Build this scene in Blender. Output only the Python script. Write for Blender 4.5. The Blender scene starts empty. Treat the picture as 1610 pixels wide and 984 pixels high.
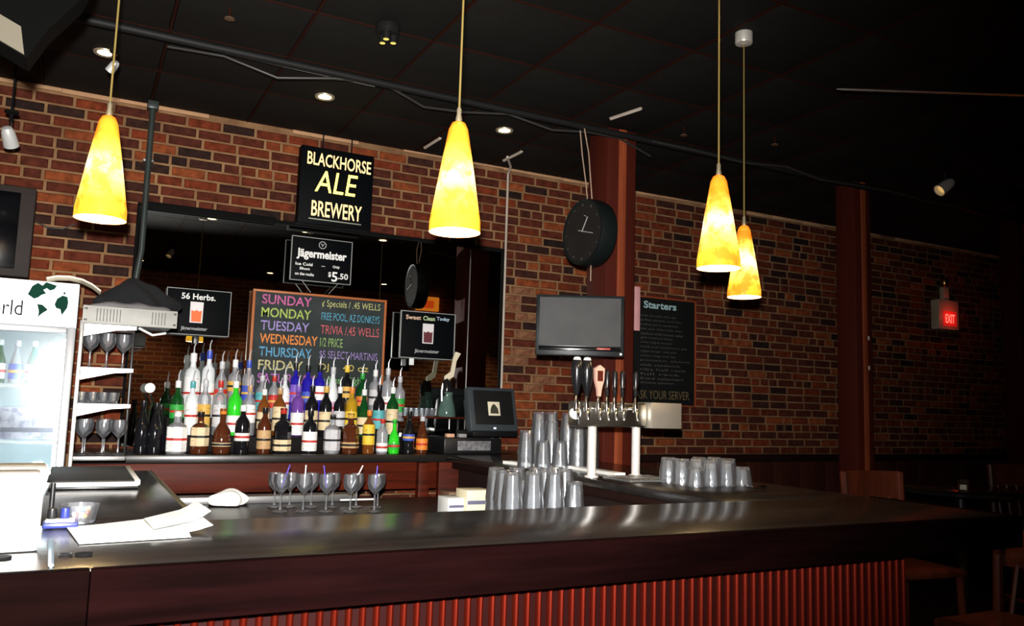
import bpy, bmesh, math, random
from mathutils import Vector, Matrix
random.seed(7)
PI = math.pi
C = bpy.context.scene.collection
SC = bpy.context.scene

# ---------------------------------------------------------------- camera
FPX = 1300.0; H = 1.40
YAW = math.radians(27.6); PIT = math.atan(145/1300.0); ROLL = math.atan(.03)
cy_, sy_, cp_, sp_ = math.cos(YAW), math.sin(YAW), math.cos(PIT), math.sin(PIT)
FW = Vector((sy_*cp_, cy_*cp_, sp_)); R0 = Vector((cy_, -sy_, 0)); U0 = R0.cross(FW)
CR = R0*math.cos(ROLL) + U0*math.sin(ROLL); CU = U0*math.cos(ROLL) - R0*math.sin(ROLL)
cam = bpy.data.cameras.new('camera'); co = bpy.data.objects.new('camera', cam); C.objects.link(co)
cam.sensor_width = 36; cam.lens = 36*FPX/1610; cam.clip_start = .02
m3 = Matrix((CR, CU, -FW)).transposed()
co.matrix_world = Matrix.Translation((0, 0, H)) @ m3.to_4x4()
SC.camera = co

# ---------------------------------------------------------------- world, lights, exposure
w = bpy.data.worlds.new('world'); SC.world = w; w.use_nodes = True
w.node_tree.nodes['Background'].inputs[0].default_value = (.9, .75, .6, 1)
w.node_tree.nodes['Background'].inputs[1].default_value = .015
SC.view_settings.view_transform = 'Standard'; SC.view_settings.look = 'None'
SC.view_settings.gamma = 1; SC.view_settings.use_curve_mapping = False
SC.view_settings.exposure = 0.0

def light(name, kind, loc, power, col, size=.05, rot=None, spot=None):
    l = bpy.data.lights.new(name, kind); l.energy = power; l.color = col
    if kind == 'AREA': l.size = size
    else: l.shadow_soft_size = size
    if spot: l.spot_size = spot; l.spot_blend = .6
    o = bpy.data.objects.new(name, l); C.objects.link(o); o.location = loc
    if rot: o.rotation_euler = rot
    return o
fl = light('camera_flash', 'SPOT', (-.03, -.02, H+.10), 1200, (1, .975, .94), .022, None, math.radians(104))
fl.data.spot_blend = 1.0
fl.rotation_euler = Vector((math.sin(math.radians(10)), math.cos(math.radians(10)), .05)).to_track_quat('-Z', 'Y').to_euler()

# ---------------------------------------------------------------- helpers
def at(px, py, X=None, Y=None, Z=None):
    d = FW + CR*((px-805)/FPX) - CU*((py-492)/FPX)
    t = X/d.x if X is not None else Y/d.y if Y is not None else (Z-H)/d.z
    return Vector((d.x*t, d.y*t, H+d.z*t))

MATS = {}
def mat(name, col=(.5, .5, .5), rough=.5, metal=0., trans=0., emit=None, es=1., coat=0., ior=1.45, spec=.5, noise=None, bump=None, alpha=None):
    """noise=(scale xyz, second colour, low, high)  bump=(scale, strength)"""
    if name in MATS: return MATS[name]
    m = bpy.data.materials.new(name); m.use_nodes = True; MATS[name] = m
    nt = m.node_tree; p = nt.nodes['Principled BSDF']; I = p.inputs
    I['Base Color'].default_value = (*col, 1); I['Roughness'].default_value = rough
    I['Metallic'].default_value = metal; I['Transmission Weight'].default_value = trans
    I['Coat Weight'].default_value = coat; I['Coat Roughness'].default_value = .08
    I['IOR'].default_value = ior; I['Specular IOR Level'].default_value = spec
    if alpha is not None: I['Alpha'].default_value = alpha
    if emit: I['Emission Color'].default_value = (*emit, 1); I['Emission Strength'].default_value = es
    tc = nt.nodes.new('ShaderNodeTexCoord')
    sc, c2, lo, hi = noise if noise else ((9, 9, 9), tuple(c*.82 for c in col), .35, .75)
    if not trans:
        mp = nt.nodes.new('ShaderNodeMapping'); mp.inputs['Scale'].default_value = sc
        nz = nt.nodes.new('ShaderNodeTexNoise'); nz.inputs['Scale'].default_value = 1; nz.inputs['Detail'].default_value = 6
        rp = nt.nodes.new('ShaderNodeValToRGB'); rp.color_ramp.elements[0].position = lo; rp.color_ramp.elements[1].position = hi
        rp.color_ramp.elements[0].color = (*col, 1); rp.color_ramp.elements[1].color = (*c2, 1)
        nt.links.new(tc.outputs['Object'], mp.inputs[0]); nt.links.new(mp.outputs[0], nz.inputs['Vector'])
        nt.links.new(nz.outputs[0], rp.inputs[0]); nt.links.new(rp.outputs[0], I['Base Color'])
    if bump:
        n2 = nt.nodes.new('ShaderNodeTexNoise'); n2.inputs['Scale'].default_value = bump[0]
        b = nt.nodes.new('ShaderNodeBump'); b.inputs['Strength'].default_value = bump[1]; b.inputs['Distance'].default_value = .01
        nt.links.new(tc.outputs['Object'], n2.inputs['Vector']); nt.links.new(n2.outputs[0], b.inputs['Height'])
        nt.links.new(b.outputs[0], I['Normal'])
    return m

def new(): return bmesh.new()
def box(bm, x0, x1, y0, y1, z0, z1, M=None):
    v = [bm.verts.new((x, y, z)) for x in (x0, x1) for y in (y0, y1) for z in (z0, z1)]
    for f in ((0, 1, 3, 2), (4, 6, 7, 5), (0, 4, 5, 1), (2, 3, 7, 6), (0, 2, 6, 4), (1, 5, 7, 3)):
        bm.faces.new([v[i] for i in f])
    if M:
        for q in v: q.co = M @ q.co
    return v
def bbox(bm, x0, x1, y0, y1, z0, z1, b=.004, M=None):
    """box with softened edges"""
    t = new(); box(t, x0, x1, y0, y1, z0, z1)
    bmesh.ops.recalc_face_normals(t, faces=t.faces)
    bmesh.ops.bevel(t, geom=t.edges[:], offset=b, segments=2, affect='EDGES', profile=.5)
    if M: t.transform(M)
    me = bpy.data.meshes.new('t'); t.to_mesh(me); t.free(); bm.from_mesh(me); bpy.data.meshes.remove(me)
def lathe(bm, prof, n=20, c=(0, 0, 0), M=None, close=False, off=0):
    rings = []
    for r, z in prof:
        ring = [bm.verts.new((c[0]+r*math.cos(2*PI*(i+off)/n), c[1]+r*math.sin(2*PI*(i+off)/n), c[2]+z)) for i in range(n)]
        rings.append(ring)
    for a, b in zip(rings, rings[1:]):
        for i in range(n): bm.faces.new((a[i], a[(i+1) % n], b[(i+1) % n], b[i]))
    if close:
        bm.faces.new(rings[0][::-1]); bm.faces.new(rings[-1])
    if M:
        for r_ in rings:
            for v in r_: v.co = M @ v.co
def tube(bm, pts, r, n=8, r1=None, cap=True):
    pts = [Vector(p) for p in pts]; rings = []
    up = None
    for i, p in enumerate(pts):
        d = (pts[min(i+1, len(pts)-1)] - pts[max(i-1, 0)]).normalized()
        if up is None: up = Vector((0, 0, 1)) if abs(d.z) < .9 else Vector((1, 0, 0))
        a = d.cross(up).normalized(); b = a.cross(d).normalized(); up = b
        rr = r if r1 is None else r+(r1-r)*i/(len(pts)-1)
        rings.append([bm.verts.new(p+a*rr*math.cos(2*PI*k/n)+b*rr*math.sin(2*PI*k/n)) for k in range(n)])
    for a, b in zip(rings, rings[1:]):
        for i in range(n): bm.faces.new((a[i], a[(i+1) % n], b[(i+1) % n], b[i]))
    if cap:
        bm.faces.new(rings[0][::-1]); bm.faces.new(rings[-1])
def prism(bm, pts, d, M=None):
    """pts: outline in x,z at y=0; extruded to y=d"""
    a = [bm.verts.new((x, 0, z)) for x, z in pts]; b = [bm.verts.new((x, d, z)) for x, z in pts]
    n = len(pts)
    bm.faces.new(a); bm.faces.new(b[::-1])
    for i in range(n): bm.faces.new((a[i], b[i], b[(i+1) % n], a[(i+1) % n]))
    if M:
        for v in a+b: v.co = M @ v.co
def obj(name, bm, m, parent=None, loc=(0, 0, 0), rot=(0, 0, 0), smooth=True):
    if isinstance(bm, bpy.types.Mesh): me = bm
    else:
        bmesh.ops.recalc_face_normals(bm, faces=bm.faces)
        me = bpy.data.meshes.new(name); bm.to_mesh(me); bm.free()
        me.materials.append(m)
        if smooth:
            me.polygons.foreach_set('use_smooth', [True]*len(me.polygons))
            try: me.set_sharp_from_angle(angle=math.radians(38))
            except Exception: pass
    o = bpy.data.objects.new(name, me); C.objects.link(o); o.location = loc; o.rotation_euler = rot
    if parent: o.parent = parent
    return o
def tag(o, label, cat, group=None, kind=None):
    o['label'] = label; o['category'] = cat
    if group: o['group'] = group
    if kind: o['kind'] = kind
    return o
def thing(name, label, cat, loc=(0, 0, 0), rz=0, group=None):
    o = bpy.data.objects.new(name, None); C.objects.link(o); o.location = loc; o.rotation_euler = (0, 0, rz)
    o.empty_display_size = .05
    return tag(o, label, cat, group)
def struct(name, bm, m, parent=None, smooth=True):
    o = obj(name, bm, m, parent, smooth=smooth)
    if not parent: o['kind'] = 'structure'
    return o
def dup(root, loc, rz=None, label=None):
    r = root.copy(); C.objects.link(r); r.location = loc
    if rz is not None: r.rotation_euler = (0, 0, rz)
    if label: r['label'] = label
    for ch in list(root.children):
        c = ch.copy(); C.objects.link(c); c.parent = r
        for g in ch.children:
            d = g.copy(); C.objects.link(d); d.parent = c
    return r
def text(s, m, parent, x0, x1, z0, z1, y=0, name='lettering', bold=0., shear=0., skew=0.):
    """flat lettering facing -y that fills the given box of its parent's plane"""
    cu = bpy.data.curves.new(name, 'FONT'); cu.body = s; cu.size = 1; cu.offset = bold; cu.shear = shear; cu.resolution_u = 3
    cu.extrude = .0
    to = bpy.data.objects.new(name, cu); me = bpy.data.meshes.new_from_object(to); bpy.data.objects.remove(to)
    xs = [v.co.x for v in me.vertices]; ys = [v.co.y for v in me.vertices]
    ax, bx = min(xs), max(xs); ay, by = min(ys), max(ys)
    for v in me.vertices:
        x = x0+(v.co.x-ax)/(bx-ax)*(x1-x0); z = z0+(v.co.y-ay)/(by-ay)*(z1-z0)
        v.co = (x, 0, z+skew*(x-x0))
    me.materials.clear(); me.materials.append(m)
    o = bpy.data.objects.new(name, me); C.objects.link(o); o.parent = parent; o.location = (0, y, 0)
    return o

# ---------------------------------------------------------------- materials
def brick_mat(name, joined):
    m = bpy.data.materials.new(name); m.use_nodes = True; nt = m.node_tree; p = nt.nodes['Principled BSDF']
    if joined:
        a = nt.nodes.new('ShaderNodeAttribute'); a.attribute_name = 'tone'; src = a.outputs['Fac']
    else:
        a = nt.nodes.new('ShaderNodeObjectInfo'); src = a.outputs['Random']
    rp = nt.nodes.new('ShaderNodeValToRGB'); e = rp.color_ramp.elements
    cols = [(0, (.016, .009, .008)), (.08, (.032, .013, .010)), (.22, (.068, .017, .010)), (.60, (.105, .022, .010)), (.86, (.175, .031, .010)), (1, (.25, .065, .020))]
    e[0].position = 0; e[0].color = (*cols[0][1], 1); e[1].position = 1; e[1].color = (*cols[-1][1], 1)
    for q, c in cols[1:-1]:
        n = e.new(q); n.color = (*c, 1)
    tc = nt.nodes.new('ShaderNodeNewGeometry')
    nz = nt.nodes.new('ShaderNodeTexNoise'); nz.inputs['Scale'].default_value = 22; nz.inputs['Detail'].default_value = 6
    mx = nt.nodes.new('ShaderNodeMixRGB'); mx.blend_type = 'MULTIPLY'; mx.inputs[0].default_value = .75
    r2 = nt.nodes.new('ShaderNodeValToRGB'); r2.color_ramp.elements[0].color = (.35, .33, .3, 1); r2.color_ramp.elements[1].color = (1.2, 1.15, 1.1, 1)
    r2.color_ramp.elements[0].position = .3; r2.color_ramp.elements[1].position = .65
    b = nt.nodes.new('ShaderNodeBump'); b.inputs['Strength'].default_value = .5; b.inputs['Distance'].default_value = .006
    L = nt.links.new
    L(src, rp.inputs[0]); L(tc.outputs['Position'], nz.inputs['Vector']); L(nz.outputs[0], r2.inputs[0])
    L(rp.outputs[0], mx.inputs[1]); L(r2.outputs[0], mx.inputs[2]); L(mx.outputs[0], p.inputs['Base Color'])
    L(nz.outputs[0], b.inputs['Height']); L(b.outputs[0], p.inputs['Normal']); p.inputs['Roughness'].default_value = .85; p.inputs['Specular IOR Level'].default_value = .15
    return m
M_BRICK = brick_mat('brick_single', False); M_BRICKJ = brick_mat('brick_joined', True)
M_MORTAR = mat('mortar', (.28, .155, .070), .95, noise=((7, 7, 7), (.14, .065, .028), .3, .7), bump=(60, .4))
M_PALE = mat('pale_brick', (.26, .12, .055), .9, noise=((30, 30, 30), (.13, .04, .018), .35, .65), bump=(50, .4))
M_BACKBRICK = None
M_TILE = mat('black_ceiling', (.0085, .0075, .0062), .85, noise=((5, 5, 5), (.006, .005, .004), .3, .7), spec=.2, bump=(120, .2))
M_GRID = mat('ceiling_grid', (.022, .005, .0025), .7, spec=.1)
M_BARTOP = mat('bar_top', (.008, .007, .0068), .22, noise=((2, 14, 14), (.024, .021, .0195), .35, .8), coat=.0, bump=(30, .04), spec=.6)
M_FASCIA = mat('bar_fascia', (.0050, .0012, .0012), .8, noise=((3, 14, 40), (.0019, .0005, .0005), .3, .7), spec=.01)
M_SLAT = mat('red_slat', (.145, .012, .005), .34, .78, noise=((25, 25, 1.2), (.03, .003, .002), .35, .75), spec=.2)
M_GROOVE = mat('slat_board', (.012, .001, .0008), .7, spec=.1)
M_APRON = mat('mahogany', (.10, .013, .004), .5, noise=((2, 20, 30), (.035, .005, .002), .35, .7), spec=.15)
M_COL = mat('column_wood', (.075, .011, .005), .6, spec=.15, noise=((30, 30, 1.5), (.05, .009, .006), .3, .75))
M_DKWOOD = mat('dark_wood', (.012, .004, .003), .55, spec=.2)
M_BLACK = mat('black_plastic', (.008, .008, .009), .35)
M_MATBLK = mat('matte_black', (.0035, .0035, .0035), .9, spec=.15)
M_CHROME = mat('chrome', (.8, .8, .8), .12, 1.)
M_STEEL = mat('brushed_steel', (.62, .61, .58), .33, 1., noise=((2, 40, 40), (.5, .49, .47), .3, .7))
M_STEELD = mat('dull_steel', (.28, .28, .28), .45, .8)
M_GLASS = mat('clear_glass', (.96, .98, .97), .03, trans=1., ior=1.45)
M_WHITE = mat('white_paper', (.88, .88, .86), .7)
M_WHITEP = mat('white_plastic', (.85, .86, .85), .4)
M_CORD = mat('cord', (.20, .14, .035), .5)
M_GREYM = mat('grey_pipe', (.30, .30, .29), .4, .6)
M_CHALK = mat('chalkboard', (.035, .038, .036), .85)
M_SIGNW = mat('sign_white', (.85, .85, .83), .6)

def thin_glass(name, dif=.05, blend=.35):
    m = bpy.data.materials.new(name); m.use_nodes = True; nt = m.node_tree; L = nt.links.new; MATS[name] = m
    for n_ in list(nt.nodes):
        if n_.type == 'BSDF_PRINCIPLED': nt.nodes.remove(n_)
    out = nt.nodes['Material Output']
    tr = nt.nodes.new('ShaderNodeBsdfTransparent'); tr.inputs[0].default_value = (.93, .95, .96, 1)
    gl = nt.nodes.new('ShaderNodeBsdfGlossy'); gl.inputs[0].default_value = (.97, .98, 1, 1); gl.inputs[1].default_value = .14
    df = nt.nodes.new('ShaderNodeBsdfDiffuse'); df.inputs[0].default_value = (.9, .9, .95, 1)
    lw = nt.nodes.new('ShaderNodeLayerWeight'); lw.inputs[0].default_value = blend
    m1 = nt.nodes.new('ShaderNodeMixShader'); m2 = nt.nodes.new('ShaderNodeMixShader'); m2.inputs[0].default_value = dif
    L(lw.outputs['Fresnel'], m1.inputs[0]); L(tr.outputs[0], m1.inputs[1]); L(gl.outputs[0], m1.inputs[2])
    L(m1.outputs[0], m2.inputs[1]); L(df.outputs[0], m2.inputs[2]); L(m2.outputs[0], out.inputs[0])
    return m
M_G2 = thin_glass('thin_glass', .045, .40)
M_G3 = thin_glass('clear_bottle_glass', .20, .45)

# ---------------------------------------------------------------- room shell
WY = 5.10; CZ = 3.07; RZ = 1.065; XL, XR, YB = -2.3, 10.0, -1.9
bm = new(); box(bm, XL, XR, WY, WY+.12, 0, 3.3); WALL = struct('wall_back', bm, M_MORTAR, smooth=False)
bm = new(); box(bm, XL, XR, YB, WY, -.1, 0); struct('floor', bm, mat('floor_wood', (.03, .012, .008), .4, noise=((3, 25, 3), (.015, .006, .004), .3, .7)))
def bricktex(name):
    m = bpy.data.materials.new(name); m.use_nodes = True; nt = m.node_tree; p = nt.nodes['Principled BSDF']
    tc = nt.nodes.new('ShaderNodeTexCoord'); sp = nt.nodes.new('ShaderNodeSeparateXYZ'); cb = nt.nodes.new('ShaderNodeCombineXYZ'); ad = nt.nodes.new('ShaderNodeMath')
    bt = nt.nodes.new('ShaderNodeTexBrick'); bt.inputs['Scale'].default_value = 1
    bt.inputs['Brick Width'].default_value = .2; bt.inputs['Row Height'].default_value = .0617; bt.inputs['Mortar Size'].default_value = .006
    bt.inputs['Color1'].default_value = (.28, .06, .02, 1); bt.inputs['Color2'].default_value = (.09, .02, .01, 1); bt.inputs['Mortar'].default_value = (.32, .19, .08, 1)
    L = nt.links.new
    L(tc.outputs['Object'], sp.inputs[0]); L(sp.outputs[0], ad.inputs[0]); L(sp.outputs[1], ad.inputs[1]); L(ad.outputs[0], cb.inputs[0]); L(sp.outputs[2], cb.inputs[1])
    L(cb.outputs[0], bt.inputs['Vector']); L(bt.outputs[0], p.inputs['Base Color']); p.inputs['Roughness'].default_value = .85
    return m
BT = bricktex('far_brick')
bm = new(); box(bm, XL, XR, YB-.12, YB, 0, 3.3); struct('wall_front', bm, BT)
bm = new(); box(bm, XL-.12, XL, YB, WY, 0, 3.3); struct('wall_left', bm, BT)
bm = new(); box(bm, XR, XR+.12, YB, WY, 0, 3.3); struct('wall_right', bm, BT)

# bricks: the ones that show largest are single parts, the rest one joined part
COURSE = .0617; BH = .050
def brick_mesh(L):
    b = new(); w = L/2; h = BH/2; d = .007; k = .0055
    r = random.Random(int(L*1000))
    A = [b.verts.new((x, 0, z)) for x, z in ((-w, -h), (w, -h), (w, h), (-w, h))]
    B = [b.verts.new((x+r.uniform(-.003, .003), -d, z+r.uniform(-.002, .002))) for x, z in ((-w+k, -h+k), (w-k, -h+k), (w-k, h-k), (-w+k, h-k))]
    b.faces.new(B[::-1])
    for i in range(4): b.faces.new((A[i], B[i], B[(i+1) % 4], A[(i+1) % 4]))
    return b
BM = {}
MIR = (.25, 2.56, 1.1, 2.46)      # mirror opening x0 x1 z0 z1
def hidden(x, z):
    return (MIR[0] < x < MIR[1] and z < MIR[3]-.01) or (x < .0 and z < 1.83)
cells = []
z = RZ+BH/2+.004; row = 0
while z < CZ-.02:
    x = XL - random.uniform(0, .15)
    header = (row % 6 == 3)
    while x < XR-.1:
        L = (.083 if header and random.random() < .85 else .181) if random.random() > .07 else random.choice((.083, .13))
        if x > XL: cells.append((x+L/2, z+random.uniform(-.001, .001), L))
        x += L+.0155
    z += COURSE; row += 1
def inmir(c): return MIR[0]+.05 < c[0] < MIR[1]-.05 and c[1] < MIR[3]-.03
cells = [c for c in cells if not inmir(c)]
vis = [c for c in cells if c[0] > -.6 and not hidden(c[0], c[1])]
# the column, clock, television and its neighbours hide some of the wall
vis.sort(key=lambda c: c[0]**2 + (c[1]-1.4)**2)
single = set(vis[:290])
for c in vis[:290]:
    pale = 2.62 < c[0] < 2.95 and 1.45 < c[1] < 2.25 and random.random() < .4
    key = (c[2], pale)
    if key not in BM: 
        o = obj('brick', brick_mesh(c[2]), M_PALE if pale else M_BRICK, WALL, smooth=False); BM[key] = o.data
    else: o = obj('brick', BM[key], None, WALL)
    o.location = (c[0], WY, c[1]); o.rotation_euler = (0, random.uniform(-.006, .006), 0)
bm = new(); lay = bm.faces.layers.float.new('tone')
k = .0055; d = .007; h = BH/2
for c in cells:
    if c in single: continue
    w_ = c[2]/2; X, Z = c[0], c[1]; t = random.random()
    A = [bm.verts.new((X+x, WY, Z+zz)) for x, zz in ((-w_, -h), (w_, -h), (w_, h), (-w_, h))]
    Bv = [bm.verts.new((X+x, WY-d, Z+zz)) for x, zz in ((-w_+k, -h+k), (w_-k, -h+k), (w_-k, h-k), (-w_+k, h-k))]
    fs = [bm.faces.new(Bv[::-1])]+[bm.faces.new((A[i], Bv[i], Bv[(i+1) % 4], A[(i+1) % 4])) for i in range(4)]
    for f in fs: f[lay] = t
# low bricks seen under the back counter
z = .66; sh_ = 0
while z < .99:
    sh_ = .1-sh_; x = .3+sh_
    while x < 2.6:
        L = .184; X = x+L/2; t = random.random()
        A = [bm.verts.new((X+xx, WY, z+zz)) for xx, zz in ((-L/2, -h), (L/2, -h), (L/2, h), (-L/2, h))]
        Bv = [bm.verts.new((X+xx, WY-d, z+zz)) for xx, zz in ((-L/2+k, -h+k), (L/2-k, -h+k), (L/2-k, h-k), (-L/2+k, h-k))]
        fs = [bm.faces.new(Bv[::-1])]+[bm.faces.new((A[i], Bv[i], Bv[(i+1) % 4], A[(i+1) % 4])) for i in range(4)]
        for f in fs: f[lay] = t
        x += L+.0125
    z += COURSE
o = obj('bricks', bm, M_BRICKJ, WALL, smooth=False); o['kind'] = 'stuff'
# plaster remains along the top of the brickwork
bm = new(); x = -.6
while x < 9.8:
    L = random.uniform(.12, .5)
    if random.random() < .75: bbox(bm, x, x+L, WY-.016, WY, CZ-random.uniform(.012, .03), CZ-.001, .003)
    x += L
obj('plaster_edge', bm, mat('plaster', (.48, .27, .14), .9), WALL)

# wainscot under the rail on the right part of the wall
bm = new(); bbox(bm, 2.7, XR, WY-.05, WY, RZ-.05, RZ, .006); struct('trim_1', bm, M_DKWOOD)
WS = struct('trim_2', (lambda b: (box(b, 2.7, XR, WY-.012, WY, .12, RZ-.05), b)[1])(new()), M_DKWOOD, smooth=False)
pm = None; x = 2.72
while x < XR-.32:
    if pm is None:
        b = new(); bbox(b, 0, .29, -.016, 0, .14, RZ-.06, .004)
        o = obj('panel', b, mat('wainscot', (.05, .013, .008), .4, noise=((20, 20, 2), (.035, .010, .006), .3, .7)), WS); pm = o.data
    else: o = obj('panel', pm, None, WS)
    o.location = (x, WY-.012, 0); x += .30
bm = new(); bbox(bm, 2.7, XR, WY-.035, WY, 0, .12, .006); struct('baseboard_back', bm, M_DKWOOD)

# ceiling with its two-foot tiles
bm = new(); box(bm, XL, XR, YB, WY, CZ+.02, CZ+.14); CEIL = struct('ceiling', bm, M_MATBLK)
P = .545; tm = None
rest = new(); x0 = .26-5*P; i = 0
while x0+i*P < XR-.3:
    X = x0+i*P; j = 0
    while WY-(j+1)*P > YB-.3:
        Y1 = WY-.01-j*P
        ok = False
        xm = X+P/2; ym = Y1-P/2
        v = Vector((xm, ym, CZ-H)); dw = v.dot(FW)
        if dw > .5:
            px = 805+FPX*v.dot(CR)/dw; py = 492-FPX*v.dot(CU)/dw
            ok = -60 < px < 1700 and -60 < py < 500
        a = .009
        if ok:
            if tm is None:
                b = new(); bbox(b, a, P-a, -P+a, -a, 0, .018, .003); o = obj('ceiling_tile', b, M_TILE, CEIL); tm = o.data
            else: o = obj('ceiling_tile', tm, None, CEIL)
            o.location = (X, Y1, CZ+random.uniform(-.001, .001))
        else: box(rest, X+a, X+P-a, max(Y1-P+a, YB), Y1-a, CZ, CZ+.018)
        j += 1
    i += 1
o = obj('ceiling_tiles', rest, M_TILE, CEIL, smooth=False); o['kind'] = 'stuff'
bm = new(); n = i
for i in range(n+1): box(bm, x0+i*P-.006, x0+i*P+.006, YB, WY, CZ-.002, CZ+.019)
Y = WY-.01
while Y > YB: box(bm, XL, XR, Y-.005, Y+.005, CZ-.001, CZ+.019); Y -= P
o = obj('ceiling_grid', bm, M_GRID, CEIL, smooth=False)

# ---------------------------------------------------------------- columns
def column(x, s, label):
    t = thing('wooden_column', label, 'column', (x, 3.98, 0), group='row of wooden columns')
    bm = new(); bbox(bm, 0, s, 0, s, 0, CZ-.003, .012); obj('shaft', bm, M_COL, t)
    bm = new(); bbox(bm, s*.36, s*.62, -.012, 0, .02, CZ-.006, .004); obj('batten', bm, mat('batten', (.33, .07, .022), .5, noise=((30, 30, 1.5), (.16, .03, .012), .3, .7)), t)
    return t
c1 = column(2.69, .21, 'thick reddish wooden column behind the hanging clock and television')
c2 = column(4.80, .17, 'dark red wooden column in the middle of the brick wall with two white stickers')
c3 = column(6.74, .17, 'dark wooden column at the far right edge beyond the exit light')
for zz in (1.93, 1.72):
    b = new(); bbox(b, .175, .178, .03, .06, zz, zz+.035, .001, None); obj('sticker', b, M_WHITE, c2)
    b = new(); bbox(b, .10, .13, -.003, 0, zz, zz+.03, .001); obj('sticker', b, M_WHITE, c2)

# ---------------------------------------------------------------- pipes and conduits
def poly_tube(name, pts, r, m, label, cat):
    b = new(); tube(b, pts, r, 10); o = obj(name, b, m); return tag(o, label, cat)
poly_tube('ceiling_pipe', [(-.6, 3.86, 2.985), (9.6, 3.86, 2.985)], .019, mat('black_pipe', (.008, .008, .008), .6, spec=.25), 'long black pipe running under the ceiling past the column tops', 'pipe')
poly_tube('metal_conduit', [(.10, 3.92, 3.0), (.45, 3.93, 3.0), (.85, 3.97, 3.01), (1.25, 4.0, 3.02)], .006, M_GREYM, 'thin shiny grey conduit beside the black ceiling pipe at left', 'conduit')
pts = [(.25+i*.25, 3.93+.05*math.sin(i*1.3), 2.97+.035*math.sin(i*2.1)) for i in range(12)]
poly_tube('ceiling_cable', pts, .007, mat('black_cable', (.03, .028, .026), .4), 'loose black cable sagging alongside the ceiling pipe', 'cable')
pts = [(2.9+i*.35, 3.82+.02*math.sin(i*1.7), 2.97+.015*math.sin(i*2.6)) for i in range(14)]
poly_tube('ceiling_cable', pts, .008, mat('black_cable'), 'dark cable along the ceiling pipe between the columns at right', 'cable')
p1 = at(235, 158, Y=5.03); p2 = at(207, 425, Y=5.03)
t = thing('wall_conduit', 'dark vertical conduit on the brick wall left of the mirror', 'conduit', (.27, 5.03, 0))
b = new(); tube(b, [(.0, 0, CZ-.002), (.0, 0, 2.2), (-.03, 0, 1.9)], .017, 10); obj('pipe', b, mat('dark_conduit', (.045, .055, .05), .35, .3), t)
b = new(); bbox(b, -.03, .03, -.03, .045, CZ-.05, CZ-.003, .006); obj('elbow', b, mat('dark_conduit'), t)
b = new(); bbox(b, -.028, .028, .012, .06, 2.72, 2.735, .003); obj('clip', b, M_GREYM, t)
poly_tube('thin_conduit', [(2.588, 5.075, 1.12), (2.588, 5.075, CZ-.05), (2.57, 5.0, CZ-.014), (2.45, 4.82, CZ-.014)], .009, mat('pale_conduit', (.5, .42, .34), .5), 'thin pale conduit down the bricks at the right edge of the mirror', 'conduit')
for a, b_, lab in (((960, 186), (1008, 170), 'pale metal strip on the ceiling above the clock column'), ((792, 252), (820, 238), 'pale metal strip on the ceiling by the thin wall conduit'), ((668, 232), (692, 217), 'short dull strip on the ceiling left of the middle pendant')):
    q0 = at(*a, Z=CZ-.005); q1 = at(*b_, Z=CZ-.005); b = new(); tube(b, [q0, q1], .012, 4); tag(obj('ceiling_strip', b, mat('pale_conduit')), lab, 'metal strip')
q0 = at(1315, 140, Z=2.9); q1 = at(1720, 154, Z=2.9)
t = thing('strip_light', 'unlit pale strip fitting hanging under the dark ceiling at upper right', 'light', q0); dvec = q1-q0
b = new(); tube(b, [(0, 0, 0), dvec*.03, dvec], .004, 8, .013); obj('tube', b, M_STEEL, t)
for f in (.55, .95):
    b = new(); tube(b, [dvec*f, dvec*f+Vector((0, 0, CZ-2.905))], .004, 6); obj('hanger', b, M_MATBLK, t)

# ---------------------------------------------------------------- ceiling lights
def downlight(x, y, label, power, col=(1, .75, .45)):
    t = thing('recessed_light', label, 'light', (x, y, CZ), group='recessed ceiling lights')
    b = new(); lathe(b, [(.036, -.004), (.052, -.007), (.055, -.001), (.055, .0)], 24); obj('trim_ring', b, mat('lamp_ring', (.5, .42, .3), .4, .5), t)
    b = new(); lathe(b, [(.0005, -.003), (.037, -.0035)], 24); obj('lens', b, mat('lamp_lens', (1, .8, .5), emit=(1, .68, .32), es=14), t)
    light('recessed_lamp', 'SPOT', (x, y, CZ-.02), power, col, .03, (0, 0, 0), math.radians(100))
downlight(.004, 4.42, 'recessed ceiling light above the glass rack, beside the left pendant cord', 3, (1, .85, .75))
downlight(1.10, 4.42, 'warm recessed ceiling light above the brewery sign', 4)
downlight(2.20, 4.38, 'recessed ceiling light right of the middle pendant', 3, (1, .85, .75))
for x, y, lab in ((1.02, 2.02, 'recessed light over the bar, seen only in the mirror above the herbs sign'), (1.93, 1.95, 'recessed light over the bar, seen in the mirror left of the brewery sign'), (2.72, 2.0, 'recessed light over the bar, seen in the mirror right of the brewery sign')):
    downlight(x, y, lab, 9)

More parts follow.
